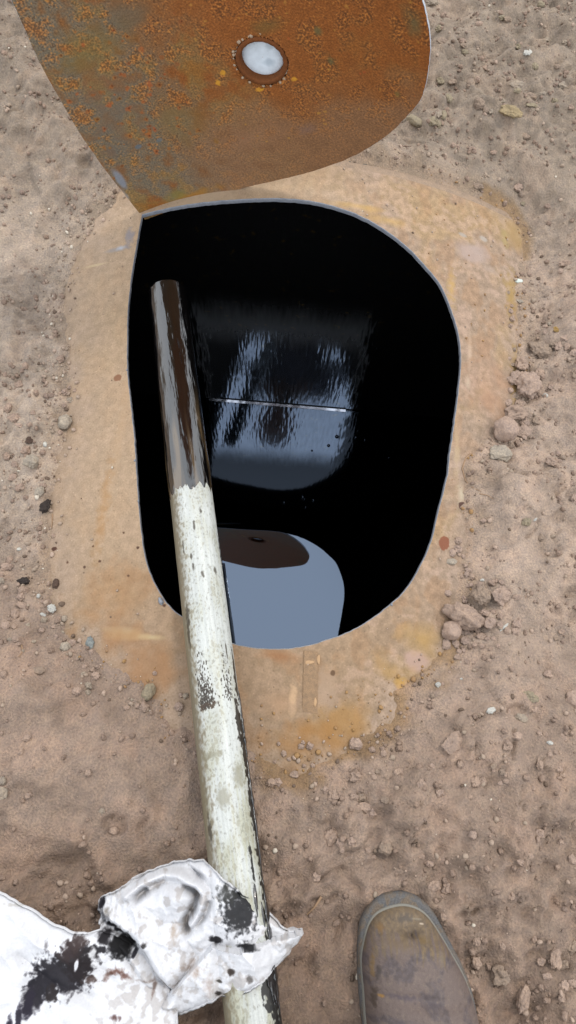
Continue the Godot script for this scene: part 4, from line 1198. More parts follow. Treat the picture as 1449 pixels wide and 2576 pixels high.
func cloth_piece(outline: Array, centre: Vector2, height: Callable, n_out: int, rings: int, tuck: float) -> ArrayMesh:
	var c := smooth_loop(pts(outline), n_out)
	var wob := fnl(111, 60.0, 3)
	for i in c.size(): c[i] += (c[i] - centre).normalized() * wob.get_noise_2dv(c[i]) * 0.0022
	var rows := []
	var uv := PackedVector2Array()
	for k in range(-3, rings + 1):
		var row := PackedVector3Array()
		for i in c.size():
			var t := 0.0 if k < 0 else pow(float(k) / rings, 1.25)
			var p := c[i].lerp(centre, t)
			var e := (1.0 - t) * 0.0 + t * c[i].distance_to(centre)
			var y: float = (height as Callable).call(p)
			if k < 0:           # hem turned under
				p = c[i].lerp(centre, [0.012, 0.03, 0.07][-k - 1])
				y -= [0.003, 0.008, 0.018][-k - 1]
			else: y -= tuck * exp(-e / 0.005)
			row.append(Vector3(p.x, y, p.y))
			uv.append(Vector2((p.x + 0.36) / 0.44, (p.y - 0.08) / 0.25))
		rows.append(row)
	return loft(rows, true, uv, true)

func make_cloth() -> void:
	var o := thing("cloth", "crumpled white cloth smeared with black oil, draped over the near end of the pipe", "cloth")
	var m := cloth_mat()
	var big := fnl(112, 9.0, 3)
	var wr := fnl(113, 26.0, 3)
	var sm := fnl(114, 80.0, 2)
	var ridge1 := pts([-125, 129, -113, 118, -90, 106, -72, 105, -52, 112, -43, 120, -46, 136, -53, 149])
	var ridge2 := pts([64, 150, 41, 158, 13, 163, -11, 164, -30, 166, -44, 178, -53, 193, -62, 206, -71, 218])
	var crease := pts([-154, 154, -138, 163, -122, 169, -100, 182, -84, 202, -72, 217])
	var n_gap := fnl(115, 22.0, 2)
	var creases := []
	for c in [[[-125, 129, -112, 150, -104, 168, -84, 198], 0.009], [[-60, 160, -46, 178, -56, 200, -64, 214], -0.008], [[0, 164, 14, 176, 22, 192], 0.007], [[-22, 170, -8, 186, -4, 206], -0.007], [[-104, 140, -84, 152, -62, 150, -48, 140], -0.006], [[-98, 165, -74, 172, -56, 164], 0.007], [[-142, 166, -118, 178, -100, 196], 0.007], [[-40, 140, -20, 146, 4, 148, 40, 146], 0.005], [[-90, 118, -74, 126, -60, 122], 0.004], [[-46, 196, -34, 204, -26, 214], 0.006], [[20, 158, 40, 168, 52, 160], -0.005]]:
		creases.append([pts(c[0]), c[1]])
	var gather := pts([-155, 138, -156, 147, -153, 157, -160, 166])
	var pa := Vector2(PIPE_A.x, PIPE_A.z)
	var pb := Vector2(PIPE_B.x, PIPE_B.z)
	var drape := func(p: Vector2) -> float:
		var t := clampf((p - pa).dot(pb - pa) / (pb - pa).length_squared(), 0.0, 1.0)
		var d := p.distance_to(pa.lerp(pb, t))
		var top := lerpf(PIPE_A.y, PIPE_B.y, t)
		if d < PIPE_R * 0.95: return top + sqrt(PIPE_R * PIPE_R - d * d) + 0.004
		return maxf(top + 0.0129 - (d - PIPE_R * 0.95) * 0.55, 0.055)
	var flap := func(p: Vector2) -> float:
		var y: float = (drape as Callable).call(p)
		y += 0.030 * exp(-pow(p.distance_to(Vector2(-0.085, 0.165)) / 0.05, 2.0))
		y += 0.020 * exp(-pow(p.distance_to(Vector2(-0.072, 0.124)) / 0.017, 2.0))
		var d1 := seg_dist(p, ridge1)
		y += 0.011 * exp(-pow(d1 / 0.005, 2.0))
		var inside := p.distance_to(Vector2(-0.08, 0.128))
		y -= 0.022 * exp(-pow((d1 - 0.0075) / 0.004, 2.0)) * (0.35 + 0.65 * sst(0.0, 0.3, n_gap.get_noise_2dv(p) + 0.15)) * sst(0.05, 0.034, inside)
		var d2 := seg_dist(p, ridge2)
		var below := 1.0 if p.y > 0.165 - 0.0 * p.x and (p.x > -0.03 or p.y - 0.166 > (-0.03 - p.x) * 1.25) and p.x > -0.075 else 0.0
		if p.x > 0.0: below = 1.0 if p.y > 0.163 - p.x * 0.2 else 0.0
		y += (0.013 * exp(-d2 / 0.02) if below > 0.5 else -0.009 * exp(-d2 / 0.009))
		var d3 := seg_dist(p, crease)
		y += -0.012 * exp(-pow(d3 / 0.005, 2.0)) + 0.006 * exp(-pow((d3 - 0.009) / 0.005, 2.0))
		var d4 := seg_dist(p, gather)
		y += 0.006 * cos(d4 * 900.0) * exp(-d4 / 0.010)
		y += big.get_noise_2dv(p) * 0.013 + (0.35 - absf(wr.get_noise_2dv(p))) * 0.006 + sm.get_noise_2dv(p) * 0.0007
		for c in creases:
			var dc := seg_dist(p, c[0])
			if dc < 0.03: y += c[1] * exp(-dc / 0.0065)
		return y
	var folds := []
	for c in [[[-240, 150, -205, 178, -170, 190], 0.008], [[-225, 190, -190, 212, -150, 222], -0.008], [[-200, 165, -172, 178, -150, 196], 0.007], [[-170, 225, -130, 238, -100, 240], 0.008], [[-140, 196, -118, 218, -104, 236], -0.007], [[-260, 165, -230, 200, -214, 236], 0.007]]:
		folds.append([pts(c[0]), c[1]])
	var bar := func(p: Vector2) -> float:
		var ax := (p - Vector2(-0.14, 0.2)).dot(Vector2(-0.42, 0.9).normalized())     # across the sleeve
		var y := 0.078 + 0.012 * cos(clampf(ax * 14.0, -1.5, 1.5))
		var d3 := seg_dist(p, crease)
		y -= 0.014 * exp(-d3 / 0.012)
		for c in folds:
			var dc := seg_dist(p, c[0])
			if dc < 0.035: y += c[1] * exp(-dc / 0.008)
		y += big.get_noise_2dv(p * 0.8) * 0.016 + (0.3 - absf(wr.get_noise_2dv(p * 0.5))) * 0.010 + sm.get_noise_2dv(p) * 0.0006
		return y
	put("sleeve", cloth_piece([-310, 116, -283, 124, -257, 132, -237, 140, -212, 151, -185, 161, -168, 165, -146, 163, -122, 170, -96, 188, -70, 212, -56, 240, -64, 277, -107, 306, -183, 317, -284, 297, -330, 214], Vector2(-0.19, 0.23), bar, 260, 60, 0.010), m, o)
	put("flap", cloth_piece([-159, 143, -157, 136, -143, 128, -127, 117, -122, 112, -102, 103, -79, 94, -59, 90, -45, 90, -31, 98, -7, 113, 14, 124, 35, 141, 50, 151, 64, 150, 59, 159, 47, 173, 35, 184, 24, 193, 1, 207, -16, 211, -40, 225, -54, 234, -73, 240, -96, 220, -130, 191, -152, 164], Vector2(-0.06, 0.155), flap, 320, 80, 0.012), m, o)

func flesh(bones: Array, cell: float, shades: Array, into: Array) -> void:      # tapered limbs joined with a smooth minimum and meshed with surface nets
	var lo := Vector3.ONE * 1e9
	var hi := Vector3.ONE * -1e9
	for b in bones:
		var m: float = maxf(b[2], b[3]) + cell * 3.0
		lo = lo.min(b[0] - Vector3.ONE * m).min(b[1] - Vector3.ONE * m)
		hi = hi.max(b[0] + Vector3.ONE * m).max(b[1] + Vector3.ONE * m)
	var nx := int((hi.x - lo.x) / cell) + 2
	var ny := int((hi.y - lo.y) / cell) + 2
	var nz := int((hi.z - lo.z) / cell) + 2
	var f := PackedFloat32Array()
	f.resize(nx * ny * nz)
	f.fill(1.0)
	var own := PackedByteArray()
	own.resize(nx * ny * nz)
	var best := PackedFloat32Array()
	best.resize(nx * ny * nz)
	best.fill(1e9)
	for b in bones:
		var a: Vector3 = b[0]
		var ab: Vector3 = b[1] - a
		var l2 := maxf(ab.length_squared(), 1e-9)
		var k: float = b[5]
		var m: float = maxf(b[2], b[3]) + k + cell * 2.0
		var p0 := ((a.min(b[1]) - Vector3.ONE * m - lo) / cell).max(Vector3.ZERO)
		var p1 := (a.max(b[1]) + Vector3.ONE * m - lo) / cell
		for y in range(int(p0.y), mini(int(p1.y) + 1, ny)):
			for z in range(int(p0.z), mini(int(p1.z) + 1, nz)):
				for x in range(int(p0.x), mini(int(p1.x) + 1, nx)):
					var p := lo + Vector3(x, y, z) * cell - a
					var t := clampf(p.dot(ab) / l2, 0.0, 1.0)
					var d: float = (p - ab * t).length() - lerpf(b[2], b[3], t)
					var i := (y * nz + z) * nx + x
					if d < best[i]:
						best[i] = d
						own[i] = b[4]
					var h := maxf(k - absf(f[i] - d), 0.0) / k
					f[i] = minf(f[i], d) - h * h * k * 0.25
	var at := {}
	var base: int = into[0].size()
	var verts := PackedVector3Array()
	var cols := PackedColorArray()
	var idx := PackedInt32Array()
	var off := [0, 1, nx, nx + 1, nx * nz, nx * nz + 1, nx * nz + nx, nx * nz + nx + 1]
	var corner := [Vector3(0, 0, 0), Vector3(1, 0, 0), Vector3(0, 0, 1), Vector3(1, 0, 1), Vector3(0, 1, 0), Vector3(1, 1, 0), Vector3(0, 1, 1), Vector3(1, 1, 1)]
	var edges := [[0, 1], [2, 3], [4, 5], [6, 7], [0, 2], [1, 3], [4, 6], [5, 7], [0, 4], [1, 5], [2, 6], [3, 7]]
	for y in ny - 1:
		for z in nz - 1:
			for x in nx - 1:
				var i := (y * nz + z) * nx + x
				var inside := 0
				for c in 8:
					if f[i + off[c]] < 0.0: inside += 1
				if inside == 0 or inside == 8: continue
				var sum := Vector3.ZERO
				var n := 0
				for e in edges:
					var fa := f[i + off[e[0]]]
					var fb := f[i + off[e[1]]]
					if (fa < 0.0) != (fb < 0.0):
						sum += (corner[e[0]] as Vector3).lerp(corner[e[1]], fa / (fa - fb))
						n += 1
				at[i] = base + verts.size()
				verts.append(lo + (Vector3(x, y, z) + sum / n) * cell)
				cols.append(shades[own[i]])
	for y in range(1, ny - 1):
		for z in range(1, nz - 1):
			for x in range(1, nx - 1):
				var i := (y * nz + z) * nx + x
				var s := f[i] < 0.0
				for q in [[1, nx, nx * nz], [nx, nx * nz, 1], [nx * nz, 1, nx]]:
					if s != (f[i + q[0]] < 0.0):
						var a: int = at[i]
						var b: int = at[i - q[1]]
						var c: int = at[i - q[1] - q[2]]
						var d: int = at[i - q[2]]
						if s: idx.append_array([a, b, c, a, c, d])
						else: idx.append_array([a, c, b, a, d, c])
	into[0].append_array(verts)
	into[1].append_array(idx)
	into[2].append_array(cols)

func make_boot() -> void:
	var who := thing("person", "person in dark work clothes by the hole, one scuffed brown leather boot in view", "person")
	var o := Node3D.new()
	o.name = "work_boot"
	who.add_child(o, true)
	var sole := smooth_loop(pts([139, 249, 134, 227, 130, 201, 128, 174, 128, 155, 130, 141, 138, 127, 151, 115, 171, 110, 189, 113, 205, 123, 218, 140, 232, 162, 244, 182, 253, 204, 259, 230, 261, 258, 259, 300, 254, 345, 246, 378, 228, 400, 204, 404, 180, 393, 165, 362, 154, 318, 146, 282]), 200)
	var upper := smooth_loop(pts([140, 246, 135, 210, 131, 180, 133, 161, 138, 143, 148, 131, 168, 123, 185, 123, 201, 131, 216, 149, 229, 168, 242, 188, 251, 210, 257, 236, 258, 268, 255, 310, 249, 350, 241, 376, 225, 394, 204, 398, 184, 388, 170, 360, 159, 318, 150, 282]), 200)
	var rows := []
	var mid := Vector2(0.195, 0.25)
	for q in [[-0.002, 0.006], [-0.001, 0.020], [0.0012, 0.024], [0.0010, 0.030], [-0.0008, 0.0345], [-0.005, 0.0362], [-0.012, 0.0362]]:
		var row := PackedVector3Array()
		for p in sole:
			var e: Vector2 = p + (p - mid).normalized() * q[0]
			row.append(Vector3(e.x, q[1] + 0.004 * sst(0.17, 0.11, e.y), e.y))
		rows.append(row)
	var rubber := mat(lin(150, 147, 142), 0.7, 0.35)
	rubber.albedo_texture = mats.grime
	rubber.uv1_triplanar = true
	rubber.uv1_scale = Vector3(7, 7, 7)
	rubber.heightmap_enabled = true
	rubber.heightmap_texture = mats.soil_bump
	rubber.heightmap_scale = 0.06
	put("sole", loft(rows, true, PackedVector2Array(), true, true), rubber, o)
	var leather := boot_mat()
	var wr := fnl(121, 22.0, 3)
	var spine := func(z: float) -> Vector3:
		var t := clampf(z, 0.150, 0.345)
		return Vector3(0.177 + (t - 0.12) * 0.155, 0, t)
	var top := func(z: float) -> float:
		return 0.040 + 0.044 * sst(0.122, 0.165, z) + 0.012 * sst(0.165, 0.215, z) + 0.05 * sst(0.20, 0.30, z)
	var ur := []
	var uv := PackedVector2Array()
	for k in 31:
		var t := k / 30.0
		var row := PackedVector3Array()
		for p in upper:
			var s: Vector3 = (spine as Callable).call(p.y)
			var a := t * PI / 2.0
			var w := 1.0 - cos(a)
			var x := lerpf(p.x, s.x, w)
			var z := lerpf(p.y, s.z, w)
			var hh: float = (top as Callable).call(lerpf(p.y, s.z, 0.6)) - 0.034
			var y := 0.034 + hh * pow(sin(a), 0.75)
			y -= 0.0045 * exp(-pow((z - 0.203 - 0.03 * absf(x - 0.19)) / 0.006, 2.0)) * t       # flex crease
			y += 0.003 * exp(-pow((z - 0.216) / 0.008, 2.0)) * t
			y += wr.get_noise_2d(x, z) * 0.0022 * t
			row.append(Vector3(x, y, z))
			uv.append(Vector2((x - 0.10) / 0.18065, (z - 0.09) / 0.33032))
		ur.append(row)
	put("upper", loft(ur, true, uv, true), leather, o)
	var welt := []
	for q in [[0.0022, 0.0350], [0.0016, 0.0385], [0.0002, 0.0400], [-0.0014, 0.0395]]:
		var row := PackedVector3Array()
		for p in upper: 
			var e: Vector2 = p + (p - mid).normalized() * q[0]
			row.append(Vector3(e.x, q[1] + 0.002 * sst(0.17, 0.11, e.y), e.y))
		welt.append(row)
	put("welt", loft(welt, true, PackedVector2Array(), true), mat(lin(140, 136, 126), 0.7, 0.3), o)
	var shaft := []
	var suv := PackedVector2Array()
	for q in [[0.095, 1.0], [0.13, 0.96], [0.17, 0.98], [0.21, 1.02], [0.214, 0.98], [0.17, 0.92], [0.10, 0.9]]:
		var row := PackedVector3Array()
		for i in 49:
			var a := TAU * i / 48.0
			row.append(Vector3(0.208 + cos(a) * 0.044 * q[1], q[0], 0.335 + sin(a) * 0.056 * q[1]))
			suv.append(Vector2(i / 48.0, 0.6 + q[0]))
		shaft.append(row)
	put("shaft", loft(shaft, false, suv, true), leather, o)
	# the two lace flaps and the tongue between them, just at the lower border
	var tan := mat(lin(140, 116, 92), 0.7, 0.3)
	tan.albedo_texture = mats.soil_tex
	tan.uv1_triplanar = true
	tan.uv1_scale = Vector3(5, 5, 5)
	for q in [[0.168, 0.247, 0.020, 0.012, 0.1], [0.222, 0.249, 0.018, 0.014, -0.25]]:
		var rows2 := []
		for e in [[1.0, -0.012], [1.0, 0.0], [0.93, 0.0022], [0.8, 0.003], [0.4, 0.0034], [0.02, 0.0034]]:
			var row := PackedVector3Array()
			for i in 40:
				var a := TAU * i / 40.0
				var sx := signf(cos(a)) * pow(absf(cos(a)), 0.6)
				var sz := signf(sin(a)) * pow(absf(sin(a)), 0.6)
				var lx: float = q[0] + sx * q[2] * e[0]
				var lz: float = q[1] + 0.012 + sz * (q[3] + 0.006) * e[0]
				row.append(Vector3(lx, 0.103 + 0.45 * (lz - 0.25) - 3.2 * pow(lx - 0.196, 2.0) * 4.0 + e[1], lz))
			rows2.append(row)
		put("lace_flap", loft(rows2, true, PackedVector2Array(), true), tan, o)
	var tongue := put("tongue", lump(122, 3, 0.3, 0.2), mat(lin(96, 84, 78), 0.8, 0.3), o)
	tongue.position = Vector3(0.197, 0.094, 0.262)
	tongue.scale = Vector3(0.016, 0.010, 0.026)
	var other := o.duplicate()
	other.name = "work_boot_001"
	who.add_child(other, true)
	other.transform = Transform3D(Basis(Vector3.UP, 0.12) * Basis.from_scale(Vector3(-1, 1, 1)), Vector3(0.063, 0.0, 0.145))
	# the wearer, bent a little over the phone; only a mirrored outline of the figure shows, in the oily end wall
	var bones := []
	for b in [[-0.058, 1.755, 0.285, 0.088, -0.064, 1.862, 0.272, 0.102, 0], [-0.060, 1.715, 0.235, 0.05, -0.064, 1.84, 0.205, 0.06, 0], [-0.064, 1.79, 0.150, 0.016, -0.064, 1.825, 0.155, 0.011, 0], [0.036, 1.79, 0.285, 0.018, 0.038, 1.82, 0.285, 0.016, 0], [-0.160, 1.79, 0.285, 0.018, -0.164, 1.82, 0.285, 0.016, 0],
			[-0.01, 1.60, 0.34, 0.066, -0.05, 1.74, 0.295, 0.062, 0], [-0.13, 1.49, 0.365, 0.08, 0.215, 1.47, 0.365, 0.08, 1], [-0.03, 1.42, 0.375, 0.115, -0.02, 1.18, 0.41, 0.11, 1], [0.115, 1.42, 0.375, 0.115, 0.11, 1.18, 0.41, 0.11, 1], [-0.015, 1.18, 0.41, 0.11, -0.01, 1.0, 0.425, 0.118, 1], [0.105, 1.18, 0.41, 0.11, 0.10, 1.0, 0.425, 0.118, 1],
			[0.215, 1.47, 0.365, 0.07, 0.295, 1.18, 0.335, 0.056, 1], [0.295, 1.18, 0.335, 0.054, 0.10, 1.025, 0.135, 0.038, 1], [-0.13, 1.49, 0.365, 0.07, -0.205, 1.2, 0.31, 0.056, 1], [-0.205, 1.2, 0.31, 0.054, -0.085, 1.025, 0.14, 0.038, 1],
			[0.105, 0.98, 0.425, 0.105, 0.185, 0.55, 0.385, 0.075, 2], [0.185, 0.55, 0.385, 0.072, 0.208, 0.17, 0.338, 0.062, 2], [-0.015, 0.98, 0.425, 0.105, -0.09, 0.55, 0.455, 0.075, 2], [-0.09, 0.55, 0.455, 0.072, -0.105, 0.17, 0.47, 0.062, 2],
			[0.10, 1.025, 0.135, 0.034, 0.062, 1.008, 0.085, 0.026, 0], [-0.085, 1.025, 0.14, 0.034, -0.062, 1.008, 0.085, 0.026, 0]]:
		bones.append([Vector3(b[0], b[1], b[2]), Vector3(b[4], b[5], b[6]), b[3], b[7], b[8], 0.03])
	var arrays := [PackedVector3Array(), PackedInt32Array(), PackedColorArray()]
	var shades := [lin(120, 90, 74), Color(0.016, 0.018, 0.024), Color(0.013, 0.015, 0.02)]
	flesh(bones, 0.016, shades, arrays)
	for side in [1.0, -1.0]:
		var hand := []
		for b in [[0.062, 1.008, 0.085, 0.024, 0.050, 1.012, 0.052, 0.020], [0.050, 1.016, 0.075, 0.011, 0.028, 1.030, 0.052, 0.009], [0.028, 1.030, 0.052, 0.009, 0.012, 1.030, 0.040, 0.0075],
				[0.058, 0.996, 0.052, 0.010, 0.046, 0.984, 0.058, 0.009], [0.046, 0.984, 0.058, 0.009, 0.022, 0.981, 0.066, 0.0075], [0.059, 0.994, 0.068, 0.010, 0.046, 0.981, 0.076, 0.0095], [0.046, 0.981, 0.076, 0.0095, 0.018, 0.977, 0.086, 0.0078], [0.061, 0.993, 0.085, 0.010, 0.048, 0.979, 0.094, 0.0092], [0.048, 0.979, 0.094, 0.0092, 0.022, 0.974, 0.104, 0.0076], [0.064, 0.994, 0.100, 0.009, 0.052, 0.980, 0.110, 0.008], [0.052, 0.980, 0.110, 0.008, 0.032, 0.974, 0.118, 0.0068]]:
			hand.append([Vector3(b[0] * side, b[1], b[2]), Vector3(b[4] * side, b[5], b[6]), b[3], b[7], 0, 0.005])
		flesh(hand, 0.004, shades, arrays)
	var cloth_m := mat(Color(1, 1, 1), 0.9, 0.2)
	cloth_m.vertex_color_use_as_albedo = true
	put("body", build(arrays[0], arrays[1], PackedVector2Array(), arrays[2]), cloth_m, who)
	var cap := []
	for q in [[0.0, 0.112], [0.03, 0.114], [0.065, 0.1], [0.09, 0.07], [0.11, 0.004]]:
		var row := PackedVector3Array()
		for i in 32:
			var a := TAU * i / 32.0
			row.append(Vector3(-0.064 + cos(a) * q[1], 1.862 + q[0], 0.265 + sin(a) * q[1] * 1.12))
		cap.append(row)
	put("knit_cap", loft(cap), mat(Color(0.02, 0.02, 0.022), 0.9, 0.2), who)


# ---------------------------------------------------------------- loose stones
var stones := []
var tones := {}

func stone(called: String, label: String, category: String, x: float, z: float, rx: float, rz: float, look: int, tone: String, group := "", turn := 0.0, tall := 0.75, sink := 0.3) -> MeshInstance3D:
	var o := put(called, stones[look % stones.size()], tones[tone])
	var ry := minf(rx, rz) * tall
	o.position = Vector3(x, ground_at(x, z) + ry * (1.0 - sink) - 0.0004, z)
	o.scale = Vector3(rx, ry, rz)
	o.rotation.y = turn
	tag(o, label, category, group)
	return o

